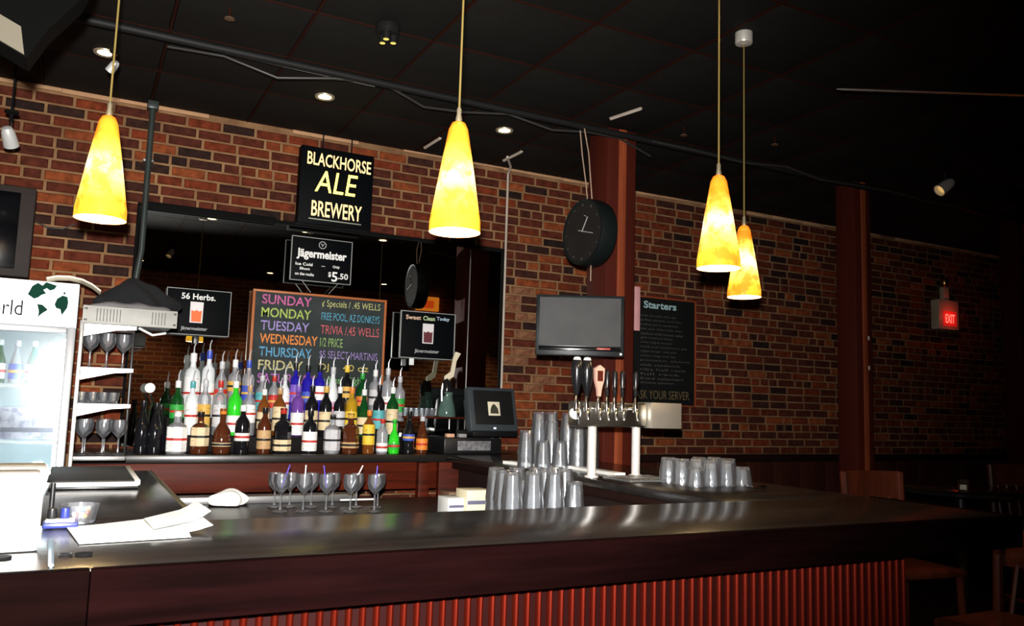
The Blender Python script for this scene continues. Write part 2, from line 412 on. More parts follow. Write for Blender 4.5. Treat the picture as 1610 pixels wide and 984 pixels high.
for x, lab in ((.6, 'added recessed light brightening the customers wall, left'), (2.2, 'added recessed light brightening the customers wall, middle'), (3.8, 'added recessed light brightening the customers wall, right'), (5.4, 'added recessed light brightening the customers wall, far right')):
    downlight(x, -1.1, lab, 60)  # lamps added only to brighten the brick wall reflected in the mirror
def track_head(loc, aim, label, s=1.):
    t = thing('track_spotlight', label, 'spotlight', loc)
    b = new(); lathe(b, [(.03*s, -.004), (.03*s, -.014), (.008, -.016), (.008, -.06*s)], 16); obj('mount', b, M_MATBLK, t)
    b = new(); tube(b, [(0, 0, -.055*s), (0, 0, -.11*s)], .008*s, 8); obj('arm', b, M_CHROME, t)
    aim = Vector(aim).normalized(); c = Vector((0, 0, -.13*s)); M = Matrix.Translation(c) @ aim.to_track_quat('Z', 'Y').to_matrix().to_4x4()
    b = new(); lathe(b, [(.004, -.05*s), (.02*s, -.048*s), (.028*s, -.03*s), (.031*s, .0), (.034*s, .045*s), (.030*s, .045*s), (.026*s, .02*s)], 20, M=M); hd = obj('lamp_head', b, mat('satin_head', (.72, .72, .70), .3, .45), t)
    b = new(); lathe(b, [(.0005, .022*s), (.027*s, .022*s)], 20, M=M); obj('lens', b, mat('warm_lens', (.5, .35, .15), .2, emit=(1, .6, .2), es=.6), hd)
track_head((4.935, 3.375, CZ), (-.8, .25, -.62), 'silver track spotlight on the dark ceiling at right', 1.25)
q = at(18, 180, Y=4.2); track_head((q.x, 4.2, q.z+.02), (.25, .75, -.8), 'round silver spotlight at the left edge by the bricks', .95)
b = new(); tube(b, [(q.x, 4.2, q.z), (q.x, 4.2, CZ)], .005, 6); tag(obj('spotlight_rod', b, M_MATBLK), 'thin black rod holding the spotlight at the left edge', 'rod')
track_head((.81, .5, CZ), (-.4, .3, -.8), 'silver track spotlight over the customers, seen only in the mirror', 1.)
q = at(180, 78, Y=3.6); track_head((q.x, 3.6, q.z), (-.5, .5, -.8), 'small silver spotlight just beside the left pendant cord', .55)
b = new(); tube(b, [(q.x, 3.6, q.z), (q.x, 3.6, CZ)], .004, 6); tag(obj('spotlight_rod', b, M_MATBLK), 'thin black rod above the small spotlight by the left cord', 'rod')
t = thing('gimbal_spotlight', 'small black cage spotlight with a yellow lens on the ceiling', 'spotlight', (1.112, 3.406, CZ))
b = new(); lathe(b, [(.001, -.045), (.05, -.045), (.055, -.03), (.055, -.003)], 16); obj('housing', b, mat('gloss_black', (.01, .01, .01), .12), t)
for k in range(3):
    b = new(); a = k*2.1; lathe(b, [(.001, -.075), (.016, -.075), (.02, -.045)], 12, (.028*math.cos(a), .028*math.sin(a), 0)); obj('lamp_cup', b, mat('gloss_black'), t)
    b = new(); lathe(b, [(.0005, -.077), (.013, -.077)], 12, (.028*math.cos(a), .028*math.sin(a), 0)); obj('lens', b, mat('yellow_lens', (.6, .5, .1), .2, emit=(1, .8, .2), es=.7), t)
for (px, py), lab in (((1075, 200), 'dull round sprinkler on the ceiling right of the clock column'), ((1218, 215), 'tiny ceiling hook above the right pendants'), ((362, 12), 'tiny ceiling sprinkler near the upper left conduit')):
    q = at(px, py, Z=CZ); t = thing('sprinkler', lab, 'sprinkler', q)
    b = new(); tube(b, [(0, 0, 0), (0, 0, -.05)], .006, 8); obj('stem', b, M_GRID, t)
    b = new(); lathe(b, [(.001, -.055), (.022, -.053), (.022, -.049), (.001, -.047)], 14); obj('deflector', b, mat('brown_metal', (.16, .09, .05), .5, .5), t)

# ---------------------------------------------------------------- pendant lamps
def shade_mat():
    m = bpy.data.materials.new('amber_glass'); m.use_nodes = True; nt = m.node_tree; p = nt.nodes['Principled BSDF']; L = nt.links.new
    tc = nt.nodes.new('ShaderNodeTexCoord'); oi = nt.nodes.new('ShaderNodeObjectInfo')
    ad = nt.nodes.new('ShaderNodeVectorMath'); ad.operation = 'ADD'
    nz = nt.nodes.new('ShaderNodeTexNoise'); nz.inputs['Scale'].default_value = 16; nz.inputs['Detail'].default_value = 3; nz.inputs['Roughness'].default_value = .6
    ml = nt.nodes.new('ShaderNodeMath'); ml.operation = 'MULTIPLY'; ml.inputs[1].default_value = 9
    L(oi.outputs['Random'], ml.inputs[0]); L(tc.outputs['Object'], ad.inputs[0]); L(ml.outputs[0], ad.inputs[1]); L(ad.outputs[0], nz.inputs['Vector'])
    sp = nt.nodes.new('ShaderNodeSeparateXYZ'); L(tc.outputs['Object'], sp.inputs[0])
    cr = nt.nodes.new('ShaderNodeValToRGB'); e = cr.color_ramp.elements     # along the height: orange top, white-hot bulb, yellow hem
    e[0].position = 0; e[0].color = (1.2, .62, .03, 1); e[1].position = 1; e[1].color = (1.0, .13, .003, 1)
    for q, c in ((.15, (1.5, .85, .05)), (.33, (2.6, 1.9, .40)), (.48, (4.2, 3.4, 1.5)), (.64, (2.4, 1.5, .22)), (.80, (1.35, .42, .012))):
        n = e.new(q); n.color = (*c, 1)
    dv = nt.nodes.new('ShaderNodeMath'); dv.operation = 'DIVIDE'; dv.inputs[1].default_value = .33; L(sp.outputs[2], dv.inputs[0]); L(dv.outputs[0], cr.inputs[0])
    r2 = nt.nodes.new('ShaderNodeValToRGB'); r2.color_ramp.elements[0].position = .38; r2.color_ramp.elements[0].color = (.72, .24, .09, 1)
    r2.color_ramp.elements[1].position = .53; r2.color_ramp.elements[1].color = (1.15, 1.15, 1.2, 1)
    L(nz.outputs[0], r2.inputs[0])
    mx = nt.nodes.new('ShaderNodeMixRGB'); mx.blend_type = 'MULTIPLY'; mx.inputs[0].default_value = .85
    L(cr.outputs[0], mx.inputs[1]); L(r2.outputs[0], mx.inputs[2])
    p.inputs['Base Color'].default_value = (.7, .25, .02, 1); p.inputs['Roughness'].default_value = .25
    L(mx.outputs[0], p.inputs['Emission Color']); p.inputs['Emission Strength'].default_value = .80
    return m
M_SHADE = shade_mat()
def pendant(x, y, zb, label, s=1., canopy=True):
    t = thing('pendant_lamp', label, 'lamp', (x, y, zb), group='amber cone pendants over the bar')
    b = new(); lathe(b, [(.074*s, 0), (.0735*s, .03*s), (.067*s, .07*s), (.048*s, .19*s), (.034*s, .27*s), (.028*s, .305*s), (.020*s, .323*s), (.008*s, .33*s)], 36); obj('lamp_shade', b, M_SHADE, t)
    b = new(); lathe(b, [(.0735*s, .0005), (.071*s, .002), (.064*s, .07*s), (.045*s, .19*s), (.03*s, .27*s)], 36); obj('shade_lining', b, mat('hot_white', (1, .9, .7), emit=(1, .86, .55), es=2.6), t)
    b = new(); lathe(b, [(.001, .05*s), (.018*s, .06*s), (.026*s, .085*s), (.022*s, .115*s), (.012*s, .15*s), (.012*s, .17*s)], 16); obj('bulb', b, mat('bulb', (1, 1, 1), emit=(1, .8, .45), es=14), t)
    b = new(); lathe(b, [(.009*s, .327*s), (.010*s, .335*s), (.007*s, .35*s), (.0075*s, .365*s), (.003*s, .375*s)], 14); obj('ferrule', b, mat('brass_pale', (.75, .62, .4), .3, .8), t)
    b = new(); tube(b, [(0, 0, .37*s), (0, 0, CZ-zb-.03)], .0032, 8); obj('cord', b, M_CORD, t)
    b = new(); lathe(b, [(.004, CZ-zb-.055), (.036, CZ-zb-.05), (.038, CZ-zb-.045), (.038, CZ-zb-.001), (.001, CZ-zb-.001)], 20); obj('canopy', b, mat('canopy_satin', (.8, .76, .68), .35, .5), t)
    light('pendant_bulb', 'POINT', (x, y, zb+.02), 6, (1, .68, .32), .008)
pendant(.028, 2.80, 1.929, 'leftmost amber glass pendant hanging above the left counter')
pendant(.930, 2.15, 1.888, 'amber glass pendant in the centre, right of the brewery sign')
pendant(1.925, 2.16, 1.888, 'larger amber glass pendant of the right pair, nearer the camera')
pendant(2.50, 2.645, 1.888, 'smaller amber glass pendant of the right pair, farther away', .95)

# ---------------------------------------------------------------- mirror
x0, x1, z0, z1 = MIR
t = thing('bar_mirror', 'large dark mirror on the brick wall behind the liquor bottles', 'mirror', ((x0+x1)/2, WY-.012, z0)); w2 = (x1-x0)/2; hh = z1-z0
b = new(); box(b, -w2, w2, -.012, -.002, .01, hh); obj('mirror_glass', b, mat('mirror', (.60, .62, .60), .008, 1.), t, smooth=False)
for nm, q in (('frame_rail', (-w2, w2, -.022, -.002, hh, hh+.022)), ('frame_stile', (-w2-.016, -w2, -.022, -.002, .01, hh+.022)), ('frame_stile', (w2, w2+.016, -.022, -.002, .01, hh+.022))):
    b = new(); bbox(b, *q, .003); obj(nm, b, M_MATBLK, t)
b = new(); bbox(b, w2-.24, w2-.236, -.016, -.012, .02, hh-.01, .001); obj('mirror_seam', b, M_GREYM, t)
b = new(); bbox(b, -w2+.02, -w2+.75, -.05, -.02, hh-.012, hh+.03, .006); obj('top_shelf_lip', b, M_MATBLK, t)

# ---------------------------------------------------------------- back counter and riser
CT = 1.10
t = thing('back_counter', 'black-topped back counter with mahogany apron carrying the liquor bottles', 'counter', (0, 4.55, 0))
b = new(); bbox(b, .003, 2.62, 0, .535, CT-.045, CT, .006); obj('countertop', b, mat('dark_top', (.012, .010, .009), .3), t)
b = new(); bbox(b, .0, 1.93, .04, .07, CT-.20, CT-.047, .004); obj('apron', b, M_APRON, t)
b = new(); bbox(b, 1.80, 1.865, -.005, .05, .15, CT-.047, .006); obj('post', b, M_APRON, t)
b = new(); bbox(b, 1.94, 2.6, .03, .07, .3, CT-.047, .004); obj('end_panel', b, M_APRON, t)
b = new(); box(b, .005, .42, .08, .5, 0, CT-.05); obj('cabinet', b, M_MATBLK, t, smooth=False)
b = new(); box(b, .005, 2.6, .1, .5, 0, .45); obj('plinth', b, M_MATBLK, t, smooth=False)
rx0 = at(262, 690, Y=4.77).x; rx1 = at(634, 690, Y=4.77).x
t = thing('bottle_riser', 'black stepped riser that lifts the rear rows of liquor bottles', 'riser', (0, 0, CT))
for nm, (ya, yb, za) in (('step', (4.70, 4.84, .09)), ('step', (4.84, 5.03, .18))):
    b = new(); bbox(b, rx0, rx1, ya, yb, .001, za, .004); obj(nm, b, mat('riser_black', (.006, .004, .004), .6, spec=.1), t)

# ---------------------------------------------------------------- bottles
def glassmat(name, col, tr=.85, rough=.06):
    if name in MATS: return MATS[name]
    m = mat(name, col, rough, trans=0.0); m.node_tree.nodes['Principled BSDF'].inputs['Transmission Weight'].default_value = tr
    m.node_tree.nodes['Principled BSDF'].inputs['Coat Weight'].default_value = .6
    return m
GL = dict(clear=M_G3, frost=mat('bottle_frost', (.80, .84, .86), .3), blue=glassmat('bottle_blue', (.03, .02, .55), .35),
          green=glassmat('bottle_green', (.01, .10, .02), .4), lime=glassmat('bottle_lime', (.04, .80, .03), .2), amber=glassmat('bottle_amber', (.30, .09, .015), .4),
          black=glassmat('bottle_black', (.008, .008, .010), .0), red=glassmat('bottle_red', (.35, .008, .01), .2), yellow=glassmat('bottle_yellow', (.65, .38, .02), .3),
          brown=glassmat('bottle_brown', (.09, .022, .008), .1), violet=glassmat('bottle_violet', (.22, .08, .45), .3), teal=glassmat('bottle_teal', (.02, .25, .22), .3))
LB = dict(white=(.9, .9, .88), cream=(.75, .60, .36), gold=(.70, .42, .08), tan=(.55, .34, .16), yellow=(.85, .58, .05), red=(.55, .03, .02), blue=(.05, .09, .5), black=(.01, .01, .01),
          silver=(.6, .6, .62), teal=(.10, .42, .45), green=(.03, .35, .05), pink=(.65, .35, .5), orange=(.8, .25, .03), violet=(.2, .1, .5))
SH = {  # name: (outline as fractions of radius and height, label z0, z1)
    'round': ([(.2, 0), (.94, 0), (1, .015), (1, .60), (.93, .66), (.55, .74), (.36, .79), (.34, .95), (.40, .955), (.40, .98), (.3, .985)], .16, .50),
    'tall':  ([(.2, 0), (.95, 0), (1, .015), (1, .66), (.88, .72), (.42, .77), (.36, .82), (.35, .95), (.42, .955), (.42, .98), (.3, .985)], .20, .55),
    'slope': ([(.2, 0), (.95, 0), (1, .015), (1, .40), (.85, .55), (.50, .72), (.36, .80), (.34, .95), (.40, .955), (.40, .98), (.3, .985)], .10, .36),
    'square': ([(.2, 0), (1.1, 0), (1.16, .015), (1.16, .58), (1.0, .66), (.48, .72), (.42, .78), (.40, .94), (.46, .945), (.46, .98), (.3, .985)], .12, .50),
    'squat': ([(.2, 0), (1.0, 0), (1.1, .03), (1.15, .30), (1.0, .50), (.6, .62), (.38, .68), (.36, .92), (.44, .925), (.44, .98), (.3, .985)], .14, .40)}
mc = {}
def bottle(x, y, z, h, r, shape, glass, lab, cap, label, band=None, pour=True, rot=0.):
    t = thing('liquor_bottle', label, 'bottle', (x, y, z), rot, group='liquor bottles on the back counter')
    prof, l0, l1 = SH[shape]; n = 8 if shape == 'square' else 20
    if band: l0, l1 = band
    def get(key, f):
        if key in mc: return mc[key]
        b = f(); bmesh.ops.recalc_face_normals(b, faces=b.faces); me = bpy.data.meshes.new('m'); b.to_mesh(me); b.free()
        me.materials.append(None); me.polygons.foreach_set('use_smooth', [True]*len(me.polygons))
        try: me.set_sharp_from_angle(angle=math.radians(38))
        except Exception: pass
        mc[key] = me; return me
    def put(nm, key, f, m):
        o = obj(nm, get(key, f), None, t); o.material_slots[0].link = 'OBJECT'; o.material_slots[0].material = m; return o
    def fb():
        b = new(); lathe(b, [(a*r, c*h) for a, c in prof], n, off=.5); return b
    put('glass_body', ('b', shape, h, r), fb, GL[glass])
    if lab:
        def fl():
            k = 1.17 if shape == 'square' else 1.16 if shape == 'squat' else 1.0
            b = new(); lathe(b, [(r*k+.0012, l0*h), (r*k+.0016, l0*h+.001), (r*k+.0016, l1*h-.001), (r*k+.0012, l1*h)], n, off=.5); return b
        put('label', ('l', shape, h, r, l0, l1), fl, mat('label_'+lab, LB[lab], .55, noise=((25, 25, 120), tuple(c*.6 for c in LB[lab]), .58, .66)))
        def fs():
            k = 1.17 if shape == 'square' else 1.16 if shape == 'squat' else 1.0; zm = (l0+l1)/2*h
            b = new(); lathe(b, [(r*k+.002, zm-.006), (r*k+.0026, zm-.005), (r*k+.0026, zm+.005), (r*k+.002, zm+.006)], n, off=.5); return b
        sc = 'black' if lab in ('cream', 'gold', 'tan', 'yellow', 'silver') else 'gold' if lab in ('black', 'red', 'blue') else 'red'
        put('label_band', ('s', shape, h, r, l0, l1), fs, mat('label_'+sc, LB[sc], .55, noise=((25, 25, 120), tuple(c*.6 for c in LB[sc]), .58, .66)))
    def fc():
        b = new(); lathe(b, [(.42*r, .86*h), (.44*r, .865*h), (.44*r, .985*h), (.001, .99*h)], 14); return b
    put('cap', ('c', h, r), fc, mat('cap_'+cap, LB[cap], .3))
    if pour:
        def fp():
            b = new(); lathe(b, [(.010, .98*h), (.011, .985*h), (.008, 1.0*h), (.0045, 1.01*h)], 12); tube(b, [(0, 0, h), (0, 0, h+.03), (.006, -.01, h+.055)], .0042, 8, .0028); return b
        put('pourer', ('p', h, r), fp, mat('pourer_metal', (.85, .85, .88), .3, .5))
    return t
ROW = {1: (4.635, CT), 2: (4.772, CT+.09), 3: (4.93, CT+.18)}
B = [  # px, row, height, radius, shape, glass, label, cap, text, band
 (297, 3, .36, .046, 'tall', 'frost', 'white', 'white', 'big frosted white bottle, leftmost of the back row', (.12, .62)),
 (322, 3, .38, .036, 'tall', 'frost', 'white', 'blue', 'tall white bottle with a blue cap at the left of the back row', (.2, .5)),
 (343, 3, .32, .034, 'round', 'clear', 'red', 'silver', 'clear bottle with a red label near the blue-capped one', (.3, .5)),
 (364, 3, .335, .036, 'tall', 'clear', 'gold', 'white', 'clear bottle with white cap and gold band in the back row', (.45, .62)),
 (386, 3, .335, .034, 'tall', 'clear', 'blue', 'blue', 'clear bottle with blue label and blue cap left of the chalkboard', (.3, .55)),
 (408, 3, .25, .034, 'round', 'clear', 'teal', 'silver', 'short clear bottle with a teal label in the back row', (.2, .6)),
 (427, 3, .25, .033, 'round', 'clear', 'red', 'red', 'short clear bottle with a crimson label and cap in the back row', (.25, .55)),
 (444, 3, .26, .036, 'round', 'frost', 'white', 'silver', 'short white bottle left of the cobalt bottles', (.1, .6)),
 (460, 3, .335, .036, 'tall', 'blue', 'violet', 'black', 'leftmost of the three cobalt blue bottles', (.3, .6)),
 (480, 3, .325, .034, 'tall', 'blue', 'blue', 'black', 'middle of the three cobalt blue bottles', (.3, .5)),
 (499, 3, .33, .035, 'tall', 'blue', 'white', 'black', 'rightmost of the three cobalt blue bottles', (.35, .6)),
 (520, 3, .32, .036, 'slope', 'frost', 'pink', 'silver', 'milky white bottle with a curved neck right of the cobalt bottles', (.1, .34)),
 (542, 3, .335, .035, 'tall', 'black', 'gold', 'yellow', 'black bottle with a bright yellow neck', (.4, .6)),
 (566, 3, .29, .034, 'round', 'green', 'orange', 'green', 'green bottle with a green cap at the right of the back row', (.3, .5)),
 (587, 3, .315, .034, 'tall', 'clear', 'silver', 'white', 'clear bottle with a white cap before the chalkboard edge', (.3, .6)),
 (607, 3, .33, .033, 'tall', 'clear', 'white', 'silver', 'tall clear bottle just right of the chalkboard', (.2, .45)),
 (626, 3, .28, .033, 'round', 'clear', 'green', 'silver', 'clear bottle at the right end of the back row', (.2, .5)),
 (276, 2, .29, .034, 'round', 'green', 'green', 'white', 'dark green bottle with white cap, leftmost of the middle row', (.3, .55)),
 (299, 2, .29, .035, 'tall', 'frost', 'white', 'teal', 'white bottle with a teal cap in the middle row', (.1, .6)),
 (319, 2, .30, .034, 'tall', 'clear', 'gold', 'silver', 'clear bottle with a golden label in the middle row', (.15, .55)),
 (343, 2, .30, .034, 'tall', 'clear', 'silver', 'red', 'clear bottle with red cap in the middle row', (.15, .55)),
 (367, 2, .30, .038, 'round', 'lime', 'white', 'white', 'bright green bottle with a white label', (.06, .36)),
 (390, 2, .28, .034, 'round', 'clear', 'white', 'tan', 'clear bottle with a tan cap right of the bright green one', (.25, .6)),
 (413, 2, .26, .033, 'round', 'amber', 'cream', 'white', 'amber bottle with cream label and white cap in the middle row', (.15, .5)),
 (438, 2, .27, .036, 'round', 'amber', 'cream', 'tan', 'wide amber bottle with a tall cream label', (.1, .6)),
 (466, 2, .29, .036, 'tall', 'violet', 'white', 'violet', 'purple bottle with white label before the cobalt bottles', (.02, .45)),
 (488, 2, .29, .036, 'round', 'black', 'cream', 'black', 'black wine-shaped bottle with a cream label, left of a twin', (.1, .5)),
 (511, 2, .29, .036, 'round', 'black', 'cream', 'gold', 'black bottle with cream label and gold cap, right of its twin', (.12, .48)),
 (532, 2, .29, .034, 'round', 'black', 'silver', 'white', 'black bottle with a pale grey label and white cap', (.2, .5)),
 (551, 2, .29, .034, 'tall', 'yellow', 'yellow', 'orange', 'yellow liqueur bottle in the middle row', (.2, .5)),
 (571, 2, .28, .035, 'slope', 'green', 'cream', 'white', 'green bottle with cream label and white cap', (.05, .40)),
 (594, 2, .31, .035, 'round', 'black', 'teal', 'black', 'tall black bottle with a dark teal label near the right end', (.15, .5)),
 (616, 2, .30, .036, 'round', 'green', 'cream', 'white', 'green bottle with a large bright cream label, right end of the middle row', (.05, .55)),
 (279, 1, .22, .044, 'square', 'clear', 'white', 'white', 'square bottle with a big blank white label, leftmost of the front row', (.05, .62)),
 (315, 1, .22, .040, 'square', 'brown', 'cream', 'black', 'dark squarish bottle with a cream label and black cap', (.18, .62)),
 (350, 1, .24, .044, 'squat', 'brown', 'cream', 'orange', 'squat brown bottle with a narrow cream band', (.16, .24)),
 (381, 1, .26, .038, 'round', 'black', 'white', 'white', 'black front-row bottle with a small round white label', (.26, .42)),
 (416, 1, .25, .036, 'round', 'brown', 'tan', 'black', 'dark brown front-row bottle with a narrow tan label', (.1, .5)),
 (445, 1, .25, .042, 'square', 'black', 'cream', 'red', 'dark square bottle with a red wax neck and low cream label', (.06, .30)),
 (488, 1, .24, .040, 'round', 'black', 'white', 'black', 'black front-row bottle with a plain white label', (.06, .50)),
 (523, 1, .22, .038, 'square', 'clear', 'silver', 'black', 'clear square bottle with a grey label in the front row', (.08, .6)),
 (551, 1, .23, .042, 'square', 'brown', 'tan', 'gold', 'dark square bottle with a small tan label and gold cap', (.14, .28)),
 (580, 1, .25, .034, 'round', 'amber', 'yellow', 'orange', 'front-row bottle with a strong yellow label', (.2, .66)),
 (602, 1, .20, .032, 'round', 'clear', 'white', 'red', 'small clear front-row bottle with a red cap', (.06, .3)),
 (620, 1, .20, .034, 'squat', 'lime', 'green', 'green', 'small lime green squat bottle at the front right', (.14, .3)),
 (643, 1, .25, .034, 'slope', 'black', 'blue', 'black', 'dark bottle with a blue label beside the cash drawer', (.3, .45)),
 (664, 1, .22, .034, 'slope', 'brown', 'orange', 'silver', 'brown bottle with an orange label beside the cash drawer', (.1, .4)),
]
XS = {}
for q_ in B: XS.setdefault(q_[1], []).append(at(q_[0], 670, Y=ROW[q_[1]][0]).x)
for px, row, h, r, shp, g, lb, cp, tx, bd in B:
    xq = at(px, 670, Y=ROW[row][0]).x; gap = min(abs(a_-xq) for a_ in XS[row] if abs(a_-xq) > 1e-6)
    r = min(r, gap*.49/(1.2 if shp in ('square', 'squat') else 1.0))
    yy, zz = ROW[row]; q = at(px, 670, Y=yy)
    bottle(q.x, yy+random.uniform(-.006, .006), zz+.001, h, r, shp, g, lb, cp, tx, bd, pour=(row != 1), rot=0)
for px, yy, h, tx in ((222, 4.70, .27, 'dark bottle without visible label, just right of the glass rack'), (243, 4.68, .26, 'dark green champagne-shaped bottle left of the white-label bottle'), (250, 4.80, .25, 'dark slim bottle behind the front row at far left')):
    q = at(px, 690, Y=yy); bottle(q.x, yy, CT+.001, h, .034, 'slope', 'black', None, 'black', tx, None, False)
# bar spoon holder with a round pale head near the rack
q = at(233, 690, Y=4.86)
t = thing('round_badge_stand', 'pale round badge on a curved stem beside the left bottles', 'ornament', (q.x, 4.90, CT))
b = new(); tube(b, [(0, 0, .001), (0, 0, .22), (.012, 0, .26), (-.008, 0, .30)], .008, 8); obj('stem', b, M_CHROME, t)
b = new(); lathe(b, [(.001, -.008), (.026, -.006), (.028, 0), (.026, .006), (.001, .008)], 20, M=Matrix.Translation((-.008, 0, .335)) @ Matrix.Rotation(PI/2, 4, 'X')); obj('badge', b, M_WHITEP, t)

# ---------------------------------------------------------------- signs and boards
def board(name, label, cat, cx0, cx1, cy0, cy1, Y, th, m, frame=None, fw=.006):
    """a panel parallel to the wall; the numbers are the place of its sides on the wall plane at depth Y"""
    cxm, cym = (cx0+cx1)/2, (cy0+cy1)/2
    xa = at(cx0, cym, Y=Y).x; xb = at(cx1, cym, Y=Y).x; zt = at(cxm, cy0, Y=Y).z; zb = at(cxm, cy1, Y=Y).z
    W, Hh = xb-xa, zt-zb
    t = thing(name, label, cat, ((xa+xb)/2, Y, zb))
    b = new(); bbox(b, -W/2, W/2, 0, th, 0, Hh, min(.003, th*.3)); obj('panel', b, m, t)
    if frame:
        for nm, q in (('frame_rail', (-W/2-fw, W/2+fw, -.006, th, Hh, Hh+fw)), ('frame_rail', (-W/2-fw, W/2+fw, -.006, th, -fw, 0)), ('frame_stile', (-W/2-fw, -W/2, -.006, th, 0, Hh)), ('frame_stile', (W/2, W/2+fw, -.006, th, 0, Hh))):
            b = new(); bbox(b, *q, .0015); obj(nm, b, frame, t)
    return t, W, Hh
sgn = mat('sign_black', (.0016, .0022, .003), .6, spec=.08)
cream = mat('sign_cream', (1, .75, .38), emit=(1, .66, .26), es=.75)
neon = mat('sign_neon', (1, .9, .2), emit=(1, .80, .10), es=3.0)
t, W, Hh = board('brewery_sign', 'black lit brewery sign with yellow ALE lettering above the mirror', 'sign', 471, 586, 236, 356, 4.93, .08, sgn)
text('BLACKHORSE', cream, t, -W*.42, W*.46, Hh*.76, Hh*.93, -.003, bold=.012, skew=-.02)
text('ALE', neon, t, -W*.30, W*.28, Hh*.42, Hh*.70, -.004, bold=.0, shear=.15)
text('BREWERY', cream, t, -W*.33, W*.36, Hh*.10, Hh*.30, -.003, bold=.012)
b = new(); bbox(b, -W*.36, W*.36, -.004, 0, Hh*.055, Hh*.07, .001); obj('underline', b, mat('sign_green_grey', (.3, .32, .25), .5), t)
for s in (-1, 1):
    b = new(); tube(b, [(s*W*.2, .04, Hh-.001), (s*W*.2, .04, CZ-t.location.z-.001)], .004, 6); obj('hanger', b, M_MATBLK, t)
greyf = mat('grey_frame', (.34, .35, .34), .5)
def shotglass(t, x, z, w, h, col):
    b = new(); prism(b, [(x-w/2, z), (x+w/2, z), (x+w*.52, z+h), (x-w*.52, z+h)], .001, Matrix.Translation((0, -.0025, 0))); g = obj('glass_picture', b, mat('print_glass', (.75, .72, .72), .6), t)
    b = new(); prism(b, [(x-w*.38, z+h*.05), (x+w*.38, z+h*.05), (x+w*.42, z+h*.6), (x+w*.2, z+h*.55), (x, z+h*.62), (x-w*.2, z+h*.55), (x-w*.42, z+h*.6)], .001, Matrix.Translation((0, -.004, 0))); obj('drink', b, col, g)
t, W, Hh = board('price_sign', 'black price sign with white blackletter brand and 5.50 price under the brewery sign', 'sign', 458, 552, 376, 443, 4.99, .012, sgn, greyf, .004)
text('Jägermeister', M_SIGNW, t, -W*.42, W*.42, Hh*.48, Hh*.74, -.002, bold=.035)
b = new(); lathe(b, [(.019, -.001), (.024, -.001), (.024, .001), (.019, .001)], 24, M=Matrix.Translation((0, -.002, Hh*.86)) @ Matrix.Rotation(PI/2, 4, 'X')); obj('emblem_ring', b, greyf, t)
b = new(); prism(b, [(-.008, .004), (0, -.012), (.008, .004), (.014, .012), (.006, .008), (0, .001), (-.006, .008), (-.014, .012)], .001, Matrix.Translation((0, -.003, Hh*.86))); obj('emblem_stag', b, greyf, t)
for s_, q in (('Ice Cold', (-.43, -.15, .34, .41)), ('Shot', (-.36, -.19, .24, .30)), ('on the rocks', (-.43, -.12, .11, .18)), ('Only', (.19, .31, .33, .41)), ('—', (.0, .06, .36, .37)), ('$', (.12, .17, .12, .25)), ('5', (.18, .28, .03, .26)), ('.50', (.29, .46, .10, .24))):
    text(s_, M_SIGNW, t, W*q[0], W*q[1], Hh*q[2], Hh*q[3], -.002, bold=.02)
for s in (-1, 1):
    b = new(); tube(b, [(s*W*.3, .006, -.003), (s*W*.15, .006, -.07)], .003, 6); obj('cord', b, M_GREYM, t)
t, W, Hh = board('herbs_sign', 'black sign reading 56 Herbs with a picture of an orange drink', 'sign', 261, 361, 456, 526, 5.03, .010, sgn, greyf, .004)
text('56 Herbs.', M_SIGNW, t, -W*.28, W*.26, Hh*.78, Hh*.92, -.002, bold=.02)
shotglass(t, -.01, Hh*.26, W*.20, Hh*.47, mat('print_orange', (.9, .16, .03), .6))
text('Jägermeister', mat('print_grey', (.35, .36, .36), .6), t, -W*.26, W*.16, Hh*.07, Hh*.17, -.002, bold=.02)
b = new(); bbox(b, -.014, .014, -.002, .004, -.055, -.005, .001); obj('clip', b, M_BLACK, t)
t, W, Hh = board('cold_drink_sign', 'black sign with coloured heading and a small dark drink picture, right of the chalkboard', 'sign', 630, 714, 492, 563, 5.00, .014, sgn, greyf, .005)
for s_, q, c in (('Sweet', (-.42, -.14), (.75, .5, .35)), ('Clean', (-.10, .12), (.5, .65, .35)), ('Today', (.15, .40), (.45, .6, .75))):
    text(s_, mat('print_'+s_.lower(), c, .6), t, W*q[0], W*q[1], Hh*.83, Hh*.93, -.002, bold=.02)
shotglass(t, -.0, Hh*.32, W*.20, Hh*.44, mat('print_wine', (.12, .02, .03), .6))
text('Jägermeister', mat('print_grey'), t, -W*.24, W*.22, Hh*.09, Hh*.19, -.002, bold=.02)
b = new(); bbox(b, -W*.32, -W*.24, -.004, .01, -.05, -.006, .002); obj('clip', b, M_WHITEP, t)
for s_ in (-1, 1):
    b = new(); lathe(b, [(.012, .014), (.012, .075)], 12, M=Matrix.Translation((s_*W*.4, 0, Hh*.5)) @ Matrix.Rotation(-PI/2, 4, 'X')); obj('mirror_pad', b, M_BLACK, t)

